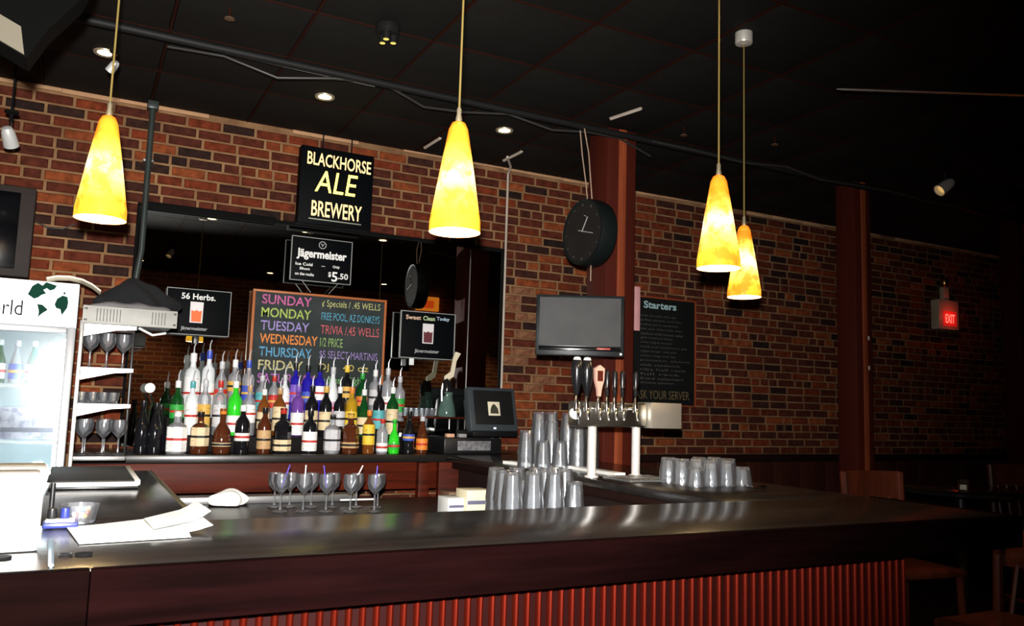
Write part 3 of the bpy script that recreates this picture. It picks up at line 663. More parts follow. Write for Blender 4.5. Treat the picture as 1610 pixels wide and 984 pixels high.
orf = mat('orange_wood', (.42, .12, .03), .5)
t, W, Hh = board('weekly_chalkboard', 'orange-framed chalkboard listing the days in coloured chalk before the mirror', 'chalkboard', 396, 601, 466, 640, 5.02, .014, mat('slate', (.030, .037, .037), .9, noise=((6, 6, 6), (.048, .055, .055), .35, .7), spec=.05), orf, .014)
days = [('SUNDAY', (.62, .14, .36), .38), ('MONDAY', (.42, .55, .12), .38), ('TUESDAY', (.36, .28, .62), .37), ('WEDNESDAY', (.85, .27, .06), .44), ('THURSDAY', (.12, .36, .58), .40), ('FRIDAY', (.55, .50, .26), .34), ('SATURDAY', (.42, .12, .42), .44)]
spec = [('¢ Specials / .45 WELLS', (.55, .55, .22), .95), ('FREE POOL, AZ DONKEYS', (.10, .38, .55), .95), ('TRIVIA /.45 WELLS', (.62, .12, .14), .95), ('1/2 PRICE', (.30, .48, .15), .36), ('$5 SELECT MARTINIS', (.32, .22, .52), .94), ('DJ    40 oz', (.62, .50, .14), .80), ('Ladies Night', (.2, .5, .15), .75)]
zt = at(498, 466, Y=5.02).z-t.location.z; rowh = at(450, 470, Y=5.02).z-at(450, 491, Y=5.02).z
for k, (s_, c, wd) in enumerate(days):
    z1_ = zt-.012-k*rowh*.97
    text(s_, mat('chalk_'+s_.lower(), c, .9, noise=((90, 90, 90), tuple(v*.45 for v in c), .45, .62)), t, -W*.45, -W*.46+W*wd, z1_-rowh*.72, z1_, -.002, bold=.012)
    s2, c2_, w2_ = spec[k]
    text(s2, mat('chalk_line_%s' % 'abcdefg'[k], c2_, .9, noise=((90, 90, 90), tuple(v*.4 for v in c2_), .45, .62)), t, W*.0, W*.0+W*.49*w2_, z1_-rowh*.72, z1_-.004, -.002, bold=.0)
# menu blackboard on the brick wall
t, W, Hh = board('menu_blackboard', 'tall black menu board with orange frame on the bricks right of the clock column', 'chalkboard', 984, 1092, 470, 636, 5.06, .02, mat('menu_black', (.011, .012, .0115), .9, spec=.05), mat('red_orange_frame', (.30, .06, .02), .5), .012)
text('Starters', mat('chalk_pale', (.38, .55, .58), .9), t, -W*.26, W*.22, Hh*.90, Hh*.97, -.002, bold=.03)
gch = mat('chalk_grey', (.10, .09, .08), .9); rr = random.Random(3)
menu = ['soups and salads of the day', 'grilled chicken and fries', 'pulled pork sandwich', 'fish and chips with slaw', 'nachos with house salsa', 'garlic bread and cheese', 'chicken wings by the pound', 'steak and mushroom pie', 'veggie burger with side', 'onion rings and dip', 'potato skins', 'club sandwich', 'ribs half rack', 'full rack', 'fried calamari', 'cheese platter']
for k, s_ in enumerate(menu):
    zz = Hh*(.84-.042*k); text(s_, gch, t, -W*.30, W*rr.uniform(.15, .42), zz-Hh*.022, zz, -.002)
text('ASK YOUR SERVER', mat('chalk_ochre', (.14, .10, .04), .9), t, -W*.36, W*.42, Hh*.05, Hh*.13, -.002)
q0 = at(998, 450, Y=4.9); q1 = at(1006, 520, Y=4.9)
t = thing('pink_paper_strip', 'narrow pink paper strip beside the menu blackboard', 'paper', (q0.x, 4.9, q1.z))
b = new(); bbox(b, 0, q1.x-q0.x, 0, .006, 0, q0.z-q1.z, .001); obj('sheet', b, mat('pink_paper', (.85, .42, .42), .7), t)
b = new(); bbox(b, .008, .018, .006, .19, .08, .09, .002); obj('bracket', b, M_BLACK, t)

# ---------------------------------------------------------------- hanging clock
q = at(921, 366, Y=3.78)
t = thing('hanging_clock', 'large black double-sided round clock hanging by cords before the column', 'clock', (q.x+.02, 3.775, q.z), math.radians(4))
R = .180
for s in (-1, 1):
    M = Matrix.Rotation(PI/2, 4, 'Y')
b = new(); lathe(b, [(.001, -.045), (R*.93, -.045), (R, -.052), (R*1.03, -.03), (R*1.03, .03), (R, .052), (R*.93, .045), (.001, .045)], 48, M=M); obj('clock_case', b, mat('clock_black', (.006, .009, .009), .5, spec=.2), t)
for s in (-1, 1):
    fc = new(); lathe(fc, [(.0005, s*.047), (R*.92, s*.047)], 40, M=M); face = obj('clock_face', fc, mat('clock_dial', (.017, .015, .014), .7, spec=.1), t)
    hm = mat('clock_hand', (.34, .34, .31), .5)
    b = new(); tube(b, [(s*.052, 0, 0), (s*.052, s*.05, .075), (s*.052, s*.02, .088)], .0028, 6); obj('hour_hand', b, hm, face)
    b = new(); tube(b, [(s*.054, -s*.03, .012), (s*.054, s*.10, -.022)], .0026, 6); obj('minute_hand', b, hm, face)
    b = new()
    for k in range(12): a = k*PI/6; tube(b, [(s*.049, math.sin(a)*R*.80, math.cos(a)*R*.80), (s*.049, math.sin(a)*R*.87, math.cos(a)*R*.87)], .002, 4)
    obj('hour_marks', b, mat('dim_marks', (.07, .07, .065), .6), face)
for s in (-1, 1):
    b = new(); top = 2.966-q.z; tube(b, [(0, s*.02, R*.98), (.010*s, s*.035+.02, R+.12), (-.008*s, s*.02+.05, top*.75), (0, s*.02+.085, top)], .0035, 6); obj('hanging_cord', b, mat('pale_cord', (.42, .28, .2), .6), t)
b = new(); tube(b, [(0, -.02, -R), (.0, -.02, -R-.09)], .003, 6); obj('tail_cord', b, mat('pale_cord'), t)

# ---------------------------------------------------------------- televisions
q = at(912, 507, Y=3.60)
t = thing('flat_television', 'small flat television with grey screen mounted under the clock', 'television', (q.x+.0, q.y, q.z), math.radians(-33+3))
TW, TH = .455, .285
b = new(); bbox(b, -TW/2, TW/2, 0, .045, -TH/2-.03, TH/2, .006); obj('cabinet', b, mat('tv_black', (.012, .016, .018), .3), t)
b = new(); bbox(b, -TW/2+.018, TW/2-.018, -.004, .001, -TH/2+.022, TH/2-.014, .001); obj('screen', b, mat('tv_screen', (.085, .085, .085), .75, spec=.1), t)
b = new(); bbox(b, -TW/2+.016, TW/2-.016, -.006, .001, -TH/2-.004, -TH/2+.018, .001); obj('control_strip', b, mat('tv_strip', (.004, .004, .006), .15), t)
b = new(); bbox(b, TW/2-.022, TW/2-.010, -.003, .001, -TH/2-.022, -TH/2-.010, .002); obj('white_sticker', b, M_WHITEP, t)
b = new(); bbox(b, TW/2-.14, TW/2-.07, -.0075, -.005, -TH/2+.004, -TH/2+.014, .001); obj('red_light_bar', b, mat('tv_red', (.4, .04, .02), .4), t)
text('television', mat('tv_letter', (.25, .28, .35), .5), t, -TW/2+.02, -TW/2+.08, -TH/2+.003, -TH/2+.011, -.007) if False else None
ra = t.rotation_euler.z; dw = Vector((2.76-q.x, 3.972-q.y, 0)); la = Vector((dw.x*math.cos(-ra)-dw.y*math.sin(-ra), dw.x*math.sin(-ra)+dw.y*math.cos(-ra), 0))
b = new(); tube(b, [(0, .045, 0), (.02, .12, 0), la*.6, la], .018, 8); bbox(b, la.x-.03, la.x+.03, la.y-.03, la.y-.01, -.06, .06, .003); obj('wall_arm', b, M_MATBLK, t)
q = at(10, 360, Y=4.85)
t = thing('corner_television', 'dark television with a grey bezel cut off by the left edge', 'television', (q.x-.13, 4.88, q.z))
b = new(); bbox(b, -.35, .245, 0, .07, -.235, .235, .008); obj('cabinet', b, mat('tv_bezel', (.030, .022, .019), .6, spec=.2), t)
b = new(); bbox(b, -.31, .178, -.006, .001, -.195, .20, .002); obj('screen', b, mat('dark_screen', (.003, .003, .004), .12), t)
b = new(); bbox(b, -.1, .0, .07, .21, -.08, .08, .004); obj('wall_bracket', b, M_MATBLK, t)
pts = [at(50, 345, Y=5.06), at(75, 358, Y=5.06), at(98, 360, Y=5.06), at(120, 352, Y=5.06)]
poly_tube('television_cable', pts, .004, M_BLACK, 'thin black cable on the bricks right of the corner television', 'cable')

# hanging speaker at the top left
t = thing('hanging_speaker', 'black hanging speaker box with cream side panel in the top left corner', 'speaker', (0, 2.3, 0))
out = [at(px, py, Y=2.3) for px, py in ((-60, 30), (-60, -90), (150, -40), (128, -2), (76, 46), (42, 91))]
b = new(); prism(b, [(p.x, p.z) for p in out], .10); obj('cabinet', b, mat('speaker_black', (.0012, .0012, .0012), .9, spec=.05), t, smooth=False)
out2 = [at(px, py, Y=2.295) for px, py in ((-30, 5), (33, 42), (38, 86), (-30, 46))]
b = new(); prism(b, [(p.x, p.z) for p in out2], .006, Matrix.Translation((0, -.007, 0))); obj('side_panel', b, mat('cream_panel', (.085, .072, .048), .6), t)
q = out[0]; b = new(); bbox(b, q.x+.03, q.x+.09, .03, .08, 2.45, CZ-.001, .004); obj('bracket', b, M_MATBLK, t)

# ---------------------------------------------------------------- exit light, wire sign
q = at(1492, 495, Y=5.0)
t = thing('exit_light', 'white emergency exit light glowing red on the far brick wall', 'exit light', (q.x, 5.0, q.z))
a0 = at(1477, 472, Y=5.0); a1 = at(1510, 522, Y=5.0); W = a1.x-a0.x; Hh = a0.z-a1.z
b = new(); bbox(b, -W/2, W/2, 0, .085, -Hh/2, Hh/2, .008); obj('housing', b, mat('exit_white', (.55, .46, .33), .5), t)
b = new(); bbox(b, -W*.30, W*.36, -.004, .002, -Hh*.38, Hh*.12, .001); obj('red_panel', b, mat('exit_red', (.6, .01, .01), emit=(1, .02, .015), es=.35), t)
text('EXIT', mat('exit_letters', (1, .5, .4), emit=(1, .2, .14), es=1.2), t, -W*.2, W*.26, -Hh*.28, Hh*.02, -.006, bold=.02)
b = new(); bbox(b, -W*.16, W*.14, .02, .06, Hh/2, Hh*.95, .004); obj('neck', b, mat('exit_white'), t)
b = new(); lathe(b, [(.001, .05), (.03, .035), (.042, 0), (.03, -.035), (.001, -.05)], 18, (-W*.08, .02, Hh*1.12)); obj('lamp_ball', b, mat('brass', (.65, .4, .12), .2, 1.), t)
light('exit_glow', 'POINT', (q.x, 4.9, q.z-.02), .5, (1, .05, .03), .03)
pts = [at(px, py, Y=5.07) for px, py in ((1545, 500), (1542, 520), (1548, 530), (1556, 524), (1560, 500), (1562, 488), (1562, 520), (1568, 540), (1576, 552), (1578, 540), (1572, 530))]
poly_tube('wire_sign', pts, .006, mat('dim_wire', (.07, .08, .09), .5), 'dim unlit scribble-shaped wire sign on the far bricks by the last column', 'sign')
# orange lit sign on the wall behind the camera, seen in the mirror
t = thing('orange_lit_sign', 'small orange lit sign seen reflected in the mirror above the cold drink sign', 'sign', (4.78, YB+.03, 2.93))
b = new(); bbox(b, -.19, .19, -.03, .03, -.10, .12, .006); obj('light_box', b, mat('orange_glow', (.9, .3, .03), emit=(1, .26, .02), es=.8), t)
b = new(); bbox(b, -.12, .10, .03, .034, -.06, .06, .001); obj('red_mark', b, mat('red_glow', (.7, .08, .02), emit=(1, .1, .01), es=.7), t)

# ---------------------------------------------------------------- fridge
FY = 4.10
a0 = at(-5, 438, Y=FY); a1 = at(119, 508, Y=FY); FX1 = at(121, 500, Y=FY).x; FX0 = FX1-.62
ztop = at(60, 442, Y=FY).z; zh = at(60, 512, Y=FY).z; zb = .12
t = thing('display_fridge', 'glass-door display fridge with a lit white header showing green continents', 'fridge', (0, FY, 0))
wm = mat('fridge_grey', (.42, .43, .45), .35, .3)
b = new()
box(b, FX0, FX0+.03, 0, .55, 0, ztop); box(b, FX1-.02, FX1, 0, .55, 0, ztop); box(b, FX0, FX1, .50, .55, 0, ztop); box(b, FX0, FX1, 0, .55, ztop-.012, ztop); box(b, FX0, FX1, 0, .55, 0, .12)
obj('cabinet', b, wm, t, smooth=False)
b = new(); box(b, FX0+.03, FX1-.02, .494, .499, .12, zh); obj('back_liner', b, mat('liner_white', (.70, .82, .85), .5), t, smooth=False)
b = new(); bbox(b, FX0, FX1, -.02, .10, zh+.004, ztop, .006); hd = obj('header', b, mat('lit_header', (.9, .9, .9), .4, emit=(1, 1, 1), es=.75), t)
gg = mat('globe_green', (.002, .035, .020), .7, spec=.1)
def hp(x, y): p = at(x, y, Y=FY-.02); return (p.x, p.z)
f = 4.474
polys = [[(195, 190), (228, 132), (268, 110), (300, 130), (325, 105), (400, 130), (385, 155), (352, 165), (330, 148), (305, 160), (325, 185), (292, 195), (270, 212), (240, 222)],
         [(262, 258), (300, 265), (337, 300), (292, 328), (266, 352), (273, 312)],
         [(384, 262), (402, 222), (440, 200), (476, 210), (480, 250), (472, 288), (434, 338), (424, 296), (395, 288)], [(445, 182), (455, 172), (462, 186), (452, 196)]]
for pl in polys:
    b = new(); prism(b, [hp(x/f, 420+y/f) for x, y in pl], -.002, Matrix.Translation((0, -.0205, 0))); obj('continent', b, gg, hd, smooth=False)
xa, _ = hp(-38, 480); xb, _ = hp(36, 480); _, zl = hp(20, 495); _, zu = hp(20, 471)
text('world', mat('header_letter', (.015, .018, .02), .8, spec=.1), hd, xa, xb, zl, zu, -.0225)
for x_ in (FX0, FX1-.034):
    b = new(); bbox(b, x_, x_+.034, -.03, 0, .12, zh, .004); obj('door_stile', b, wm, t)
for z_ in (.12, zh-.03):
    b = new(); bbox(b, FX0+.034, FX1-.034, -.03, 0, z_, z_+.03, .004); obj('door_rail', b, wm, t)
b = new(); box(b, FX0+.034, FX1-.034, -.02, -.014, .15, zh-.03); obj('door_glass', b, mat('door_glass', (.86, .94, .96), .13, trans=1., ior=1.35), t, smooth=False)
zs = [at(40, 607, Y=FY+.1).z, at(40, 694, Y=FY+.1).z, .85, .5]
for z_ in zs:
    b = new()
    for k in range(11): tube(b, [(FX0+.04+k*.054, .03, z_), (FX0+.04+k*.054, .48, z_)], .003, 5)
    tube(b, [(FX0+.03, .03, z_), (FX1-.02, .03, z_)], .008, 6); tube(b, [(FX0+.03, .48, z_), (FX1-.02, .48, z_)], .005, 6)
    obj('wire_shelf', b, M_WHITEP, t)
b = new(); bbox(b, FX1-.05, FX1-.024, .03, .05, .3, zh-.05, .004); obj('lamp_tube', b, mat('fridge_lamp', (1, 1, 1), emit=(.82, .95, 1), es=6), t)
light('fridge_lamp_glow', 'POINT', (FX1-.10, FY+.08, 1.45), 6, (.8, .94, 1), .05)
light('fridge_lamp_glow', 'POINT', (FX1-.10, FY+.08, 1.05), 3, (.8, .94, 1), .05)
cc = [('green', 'white'), ('clear', 'blue'), ('teal', 'white'), ('green', 'cream')]
def small_bottle(x, y, z, g, lb, label, nm='beer_bottle'):
    t2 = bottle(x, y, z, .19, .027, 'slope', g, lb, 'silver', label, (.1, .45), False); t2['group'] = 'bottles inside the fridge'; t2.name = nm
for k, x_ in enumerate((-.30, -.235, -.17, -.105)):
    small_bottle(x_, FY+.12, zs[0]+.010, *cc[k % 4], 'bottle on the upper fridge shelf, %s' % ('green with white label', 'clear with blue label', 'teal with white label', 'green with cream label')[k])
for k, x_ in enumerate((-.30, -.235, -.17, -.105)):
    small_bottle(x_, FY+.12, zs[2]+.010, *(('amber', 'gold'), ('green', 'red'), ('amber', 'white'), ('clear', 'yellow'))[k], 'bottle low in the fridge, %s' % ('amber with gold label', 'green with red label', 'amber with white label', 'clear with yellow label')[k])
t = thing('drink_carton', 'pale lilac printed carton on the middle fridge shelf', 'carton', (-.17, FY+.10, zs[1]+.010))
b = new(); bbox(b, -.11, .11, 0, .16, 0, .135, .004); obj('box', b, mat('carton', (.50, .46, .52), .6, noise=((30, 30, 30), (.25, .24, .33), .45, .6)), t)
b = new(); bbox(b, -.10, .10, -.002, .0, .03, .05, .0005); obj('print_band', b, mat('print_dark', (.12, .12, .16), .6), t)
# white cloth on top of the fridge
t = thing('rolled_poster', 'curved white and yellow sheet lying on the fridge top behind the header', 'paper', (FX1, FY-.015, ztop))
b = new(); n = 9
prof = [(-.13, .012), (-.09, .024), (-.04, .027), (.01, .018), (.05, .0), (.085, -.026)]
for y_ in (0, .14):
    for x_, z_ in prof: b.verts.new((x_, y_, z_))
for y_ in (0, .14):
    for x_, z_ in prof: b.verts.new((x_, y_, z_+.007))
b.verts.ensure_lookup_table(); m_ = len(prof); V_ = b.verts
for k in range(m_-1): b.faces.new((V_[2*m_+k], V_[2*m_+k+1], V_[3*m_+k+1], V_[3*m_+k])); b.faces.new((V_[k], V_[k+1], V_[2*m_+k+1], V_[2*m_+k])); b.faces.new((V_[m_+k], V_[m_+k+1], V_[3*m_+k+1], V_[3*m_+k]))
for k in range(m_-1): b.faces.new((b.verts[k], b.verts[k+1], b.verts[m_+k+1], b.verts[m_+k]))
obj('sheet', b, mat('yellow_white', (.9, .78, .55), .5), t)

# ---------------------------------------------------------------- glass rack with amplifier and jacket
RY = 4.13
t = thing('glass_rack', 'metal corner rack with tapering steel shelves full of glasses beside the fridge', 'rack', (0, RY, 0))
b = new(); bbox(b, 0.005, .225, 0, .27, CT+.001, CT+.022, .004); obj('base', b, M_STEELD, t)
b = new(); bbox(b, -.002, .016, -.01, .01, .7, 1.72, .003); obj('post', b, M_STEEL, t)
b = new(); bbox(b, .226, .238, .25, .265, CT, 1.72, .003); obj('post', b, M_BLACK, t)
b = new(); bbox(b, .002, .016, .26, .274, CT, 1.72, .003); obj('post', b, M_STEELD, t)
shz = [1.512, 1.352, 1.705]
for z_ in shz:
    b = new(); o_ = [(0.0, 0.0), (.10, .03), (.18, .10), (.235, .25), (.0, .25)]
    A_ = [b.verts.new((x, y, z_)) for x, y in o_]; B_ = [b.verts.new((x, y, z_-.014)) for x, y in o_]
    b.faces.new(A_); b.faces.new(B_[::-1])
    for k in range(5): b.faces.new((A_[k], B_[k], B_[(k+1) % 5], A_[(k+1) % 5]))
    obj('shelf', b, M_STEEL, t, smooth=False)
    b = new(); prism(b, [(.016, z_-.056), (.016, z_), (.228, z_), (.228, z_-.016), (.15, z_-.022)], .006, Matrix.Translation((0, -.004, 0))); obj('shelf_lip', b, mat('bright_steel', (.62, .65, .70), .45, .5), t)
def wineglass_bm(s=1.):
    b = new(); lathe(b, [(.001, .0), (.032*s, .001), (.030*s, .004), (.006*s, .010), (.004*s, .03), (.004*s, .075*s), (.012*s, .085*s), (.030*s, .105*s), (.036*s, .13*s), (.033*s, .165*s), (.0315*s, .165*s), (.034*s, .13*s), (.028*s, .108*s), (.008*s, .092*s)], 18); return b
def pint_bm(s=1., h=.135):  # plain tapering tumbler
    b = new(); lathe(b, [(.001, .0), (.028*s, .0), (.030*s, .003), (.0405*s, h*.86), (.041*s, h), (.0395*s, h), (.0285*s, .012), (.001, .010)], 40)
    for v in b.verts:
        if v.co.z < h*.9 and v.co.xy.length > .02*s:
            a_ = math.atan2(v.co.y, v.co.x); v.co.xy *= 1+.035*math.cos(10*a_)
    return b

GM = {}
def glassware(kind, loc, label, group, inv=False, s=1., cat='glass'):
    key = (kind, s)
    t = thing({'wine': 'wine_glass', 'pint': 'pint_glass', 'rocks': 'rocks_glass', 'shot': 'shot_glass', 'tall': 'tall_glass'}[kind], label, cat, loc, group=group)
    hgt = {'wine': .165*s, 'pint': .135, 'rocks': .075, 'shot': .05, 'tall': .15}[kind]
    if key not in GM:
        b = {'wine': lambda: wineglass_bm(s), 'pint': pint_bm, 'rocks': lambda: pint_bm(.95, .075), 'shot': lambda: pint_bm(.62, .05), 'tall': lambda: pint_bm(.85, .15)}[kind]()
        o = obj('glass', b, M_G2, t); GM[key] = o.data
    else: o = obj('glass', GM[key], None, t)
    if inv: o.rotation_euler = (PI, 0, 0); o.location = (0, 0, hgt)
    return t
for k, (x_, y_) in enumerate(((.05, .17), (.12, .19), (.19, .215))):
    glassware('wine', (x_, RY+y_-.02, 1.513), 'stemmed glass on the top rack shelf, %s' % ('next to the fridge', 'in the middle', 'at the free end')[k], 'glasses on the rack')
for k, (x_, y_) in enumerate(((.03, .03), (.075, .05), (.12, .075), (.16, .11), (.05, .11), (.10, .14))):
    glassware('shot', (x_, RY+y_, 1.353), 'small shot glass on the middle rack shelf, %s' % ('front left', 'front second', 'front third', 'front right', 'rear left', 'rear right')[k], 'shot glasses on the rack')
for k, (x_, y_) in enumerate(((.05, .06), (.13, .07), (.195, .09), (.06, .18), (.14, .19))):
    glassware('wine', (x_, RY+y_, CT+.023), 'stemmed glass on the base of the rack, %s' % ('front left', 'front middle', 'front right', 'rear left', 'rear right')[k], 'glasses on the rack', s=.95)
t = thing('rack_amplifier', 'pale grey rack amplifier with slotted face and three knobs on the glass rack', 'amplifier', (.005, RY-.02, 1.706))
AW, AH = at(281, 495, Y=RY-.02).x-.01, .080
b = new(); bbox(b, .02, AW-.02, 0, .26, 0, AH, .004); obj('chassis', b, M_STEELD, t)
b = new(); bbox(b, 0, AW, -.006, 0, 0, AH, .002); fp = obj('face_plate', b, mat('amp_face', (.36, .35, .32), .5), t)
for k in range(22):
    x_ = .055+k*(AW-.11)/21
    if .15 < x_ < .27: continue
    b = new(); bbox(b, x_, x_+.004, -.0085, -.006, .012, AH-.012, .001); obj('slot_rib', b, mat('amp_rib', (.12, .12, .11), .5), fp)
for k in range(3):
    b = new(); lathe(b, [(.001, -.012), (.008, -.012), (.009, 0)], 14, M=Matrix.Translation((.175+k*.033, -.006, .024)) @ Matrix.Rotation(-PI/2, 4, 'X') @ Matrix.Scale(-1, 4, (0, 0, 1))); obj('knob', b, M_BLACK, t)
for x_ in (.012, AW-.012):
    for z_ in (.015, AH-.015):
        b = new(); bbox(b, x_-.006, x_+.006, -.008, -.005, z_-.004, z_+.004, .001); obj('screw_slot', b, M_BLACK, fp)
# crumpled jacket
b = new(); bmesh.ops.create_icosphere(b, subdivisions=4, radius=1); rj = random.Random(5); ph = [(rj.uniform(2, 5), rj.uniform(2, 5), rj.uniform(0, 6)) for _ in range(6)]
for v in b.verts:
    n_ = sum(math.sin(v.co.x*a*1.6+v.co.y*c*1.3+v.co.z*2+e) for a, c, e in ph)*.045
    v.co *= 1+n_
    hump = .46+.40*math.exp(-((v.co.x+.15)/.38)**2)+.22*math.exp(-((v.co.x-.45)/.25)**2)
    v.co = Vector((v.co.x*.185, v.co.y*.10, max(v.co.z, -.3)*.135*hump))
jk = obj('black_jacket', b, mat('jacket', (.006, .006, .007), .95, bump=(60, .4)), loc=(.225, RY+.14, 1.706+AH+.038)); tag(jk, 'crumpled black jacket heaped on the grey amplifier', 'jacket')
b = new(); bmesh.ops.create_icosphere(b, subdivisions=3, radius=1)
for v in b.verts: v.co = Vector((v.co.x*.17, v.co.y*.05, max(v.co.z, -.2)*.022*(1+.3*math.sin(v.co.x*9))))
tag(obj('grey_cloth', b, mat('greycloth', (.16, .15, .15), .9), loc=(.20, RY-.005+.02, 1.706+AH+.005)), 'strip of grey cloth under the black jacket on the amplifier', 'cloth')
b = new(); tube(b, [(.24, RY+.02, 1.70), (.30, RY+.06, 1.675), (.36, RY+.1, 1.69)], .006, 6); tag(obj('white_cable', b, M_WHITEP), 'short white cable end hanging under the amplifier at right', 'cable')

# ---------------------------------------------------------------- the bar
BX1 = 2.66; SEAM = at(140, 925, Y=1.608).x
t = thing('front_bar', 'long dark bar with thick black-brown top and red slatted front', 'bar', (0, 0, 0))
b = new(); bbox(b, -1.9, BX1, 1.63, 2.17, CT-.03, CT, .005); obj('bar_top', b, M_BARTOP, t)
b = new(); bbox(b, SEAM+.0006, BX1, 1.608, 1.635, CT-.098, CT+.001, .004); obj('fascia_board', b, M_FASCIA, t)
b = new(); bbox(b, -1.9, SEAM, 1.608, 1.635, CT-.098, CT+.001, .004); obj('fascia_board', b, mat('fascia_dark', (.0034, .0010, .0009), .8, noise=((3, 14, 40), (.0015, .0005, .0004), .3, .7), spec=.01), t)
b = new(); bbox(b, BX1, BX1+.027, 1.608, 2.17, CT-.098, CT+.001, .004); obj('end_fascia', b, M_FASCIA, t)
b = new(); box(b, -1.9, 2.262, 1.712, 1.75, 0, CT-.03); obj('slat_backing', b, M_GROOVE, t, smooth=False)
b = new(); box(b, 2.24, 2.262, 1.75, 2.17, 0, CT-.03); obj('end_panel', b, M_GROOVE, t, smooth=False)
b = new(); box(b, -1.9, 2.24, 2.13, 2.15, 0, CT-.03); obj('inner_panel', b, M_MATBLK, t, smooth=False)
sm = None; x = 2.245
while x > -1.85:
    if sm is None:
        b = new(); n = 6
        A_ = [(.0075*math.cos(PI*k/n), -.0115*math.sin(PI*k/n)) for k in range(n+1)]
        lo = [b.verts.new((x_, y_, .02)) for x_, y_ in A_]; hi = [b.verts.new((x_, y_, CT-.03)) for x_, y_ in A_]
        for k in range(n): b.faces.new((lo[k], lo[k+1], hi[k+1], hi[k]))
        o = obj('slat', b, M_SLAT, t); sm = o.data
    else: o = obj('slat', sm, None, t)
    o.location = (x, 1.7115, 0); x -= .030

t = thing('left_counter', 'dark left return counter running from the bar toward the fridge', 'counter', (0, 0, 0))
b = new(); bbox(b, -1.9, .285, 2.172, 3.62, CT-.03, CT-.0005, .004); obj('countertop', b, M_BARTOP, t)
b = new(); bbox(b, .285, .297, 2.172, 3.62, CT-.04, CT+.001, .002); obj('edge_strip', b, mat('brass_edge', (.16, .13, .05), .4, .6), t)
b = new(); box(b, -1.9, .26, 2.172, 3.6, 0, CT-.03); obj('cabinet', b, M_MATBLK, t, smooth=False)

t = thing('right_wing_counter', 'dark right wing counter that carries the beer taps and glasses', 'counter', (0, 0, 0))
b = new(); bbox(b, 1.965, BX1, 2.172, 4.548, CT-.035, CT-.0005, .004); obj('countertop', b, M_BARTOP, t)
b = new(); box(b, 2.03, BX1-.06, 2.172, 4.5, 0, CT-.035); obj('cabinet', b, mat('wing_dark', (.012, .006, .005), .5), t, smooth=False)
b = new(); bbox(b, 1.985, 2.03, 2.172, 4.5, CT-.075, CT-.036, .003); obj('edge_rail', b, M_DKWOOD, t)

# ---------------------------------------------------------------- underbar steel sink
UZ = .90
t = thing('underbar_sink', 'steel underbar worktop behind the bar holding rows of glasses', 'sink unit', (0, 0, 0))
b = new(); bbox(b, .32, 1.90, 2.55, 4.20, UZ-.03, UZ, .004); obj('worktop', b, mat('dark_steel', (.045, .045, .045), .35, .7), t)
b = new(); bbox(b, .32, 1.30, 4.10, 4.20, UZ, UZ+.035, .004); obj('back_ledge', b, mat('ledge_steel', (.25, .25, .25), .4, .7), t)
b = new(); box(b, .34, 1.88, 2.6, 4.18, 0, UZ-.03); obj('cabinet', b, M_MATBLK, t, smooth=False)
purple = mat('straw_purple', (.12, .08, .55), .4); white_s = mat('straw_white', (.8, .8, .85), .4)
for k, px in enumerate((440, 476, 512, 550, 588)):
    q = at(px, 805, Z=UZ)
    g = glassware('wine', (q.x, q.y, UZ+.001), 'stemmed glass standing on the underbar, %s' % ('leftmost in its row', 'second from left in its row', 'middle one with a white straw', 'fourth from left with a pale straw', 'rightmost, with an orange gleam at its foot')[k], 'stemmed glasses on the underbar', s=1.0)
    b = new(); a = random.uniform(-.5, .5); tube(b, [(0, 0, .10), (.12*math.sin(a), .01, .205)], .003, 6); st = obj('straw', b, purple if k % 2 == 0 else white_s, g)
for k, (px, dy) in enumerate(((432, .16), (458, .17), (492, .16), (528, .17), (566, .16), (600, .15))):
    q = at(px, 805, Z=UZ)
    glassware('wine', (q.x+.03, q.y+dy, UZ+.001), 'stemmed glass in the rear underbar row, %s' % ('far left', 'second', 'third', 'fourth', 'fifth', 'far right')[k], 'stemmed glasses on the underbar', s=.95)
q = at(362, 785, Z=UZ+.035); b = new(); bmesh.ops.create_icosphere(b, subdivisions=4, radius=1)
for v in b.verts:
    n_ = .12*math.sin(v.co.x*5+1)+.10*math.sin(v.co.y*7+v.co.x*3); v.co *= 1+n_; v.co = Vector((v.co.x*.085, v.co.y*.05, max(v.co.z, -.6)*.042+.025))
tag(obj('white_towel', b, mat('towel', (.88, .88, .84), .9), loc=(q.x, 4.03, UZ+.006)), 'crumpled white towel behind the bar near the left counter', 'towel')
b = new(); bbox(b, 0, .17, 0, .012, 0, .008, .002); tag(obj('white_spatula', b, M_WHITEP, loc=(at(535, 788, Y=3.95).x, 3.95, UZ+.02)), 'small white plastic bar lying among the underbar glasses', 'utensil')
# cartons below the end of the back counter
for (px0, px1, py0, py1, Y_, m_, lab) in ((733, 772, 771, 806, 3.42, mat('cream_card', (.80, .72, .50), .6), 'tall cream carton under the back counter beside the pint glasses'), (704, 732, 783, 806, 3.45, mat('white_card', (.72, .74, .72), .6), 'low white carton left of the cream carton'), (706, 728, 774, 782, 4.10, mat('brown_card', (.22, .12, .07), .6), 'small brown box behind the low white carton')):
    xa = at(px0, py1, Y=Y_).x; xb = at(px1, py1, Y=Y_).x; zt_ = at(px0, py0, Y=Y_).z
    t = thing('carton', lab, 'box', (xa, Y_, UZ+.001 if Y_ < 4.15 else .4))
    base = UZ+.001 if Y_ < 4.15 else .4
    b = new(); bbox(b, 0, xb-xa, 0, .12, 0, zt_-base, .003); obj('box', b, m_, t)
    b = new(); bbox(b, .005, xb-xa-.005, -.001, .0, (zt_-base)*.45, (zt_-base)*.6, .0004); obj('print_band', b, mat('band_blue', (.12, .12, .2), .6), t)
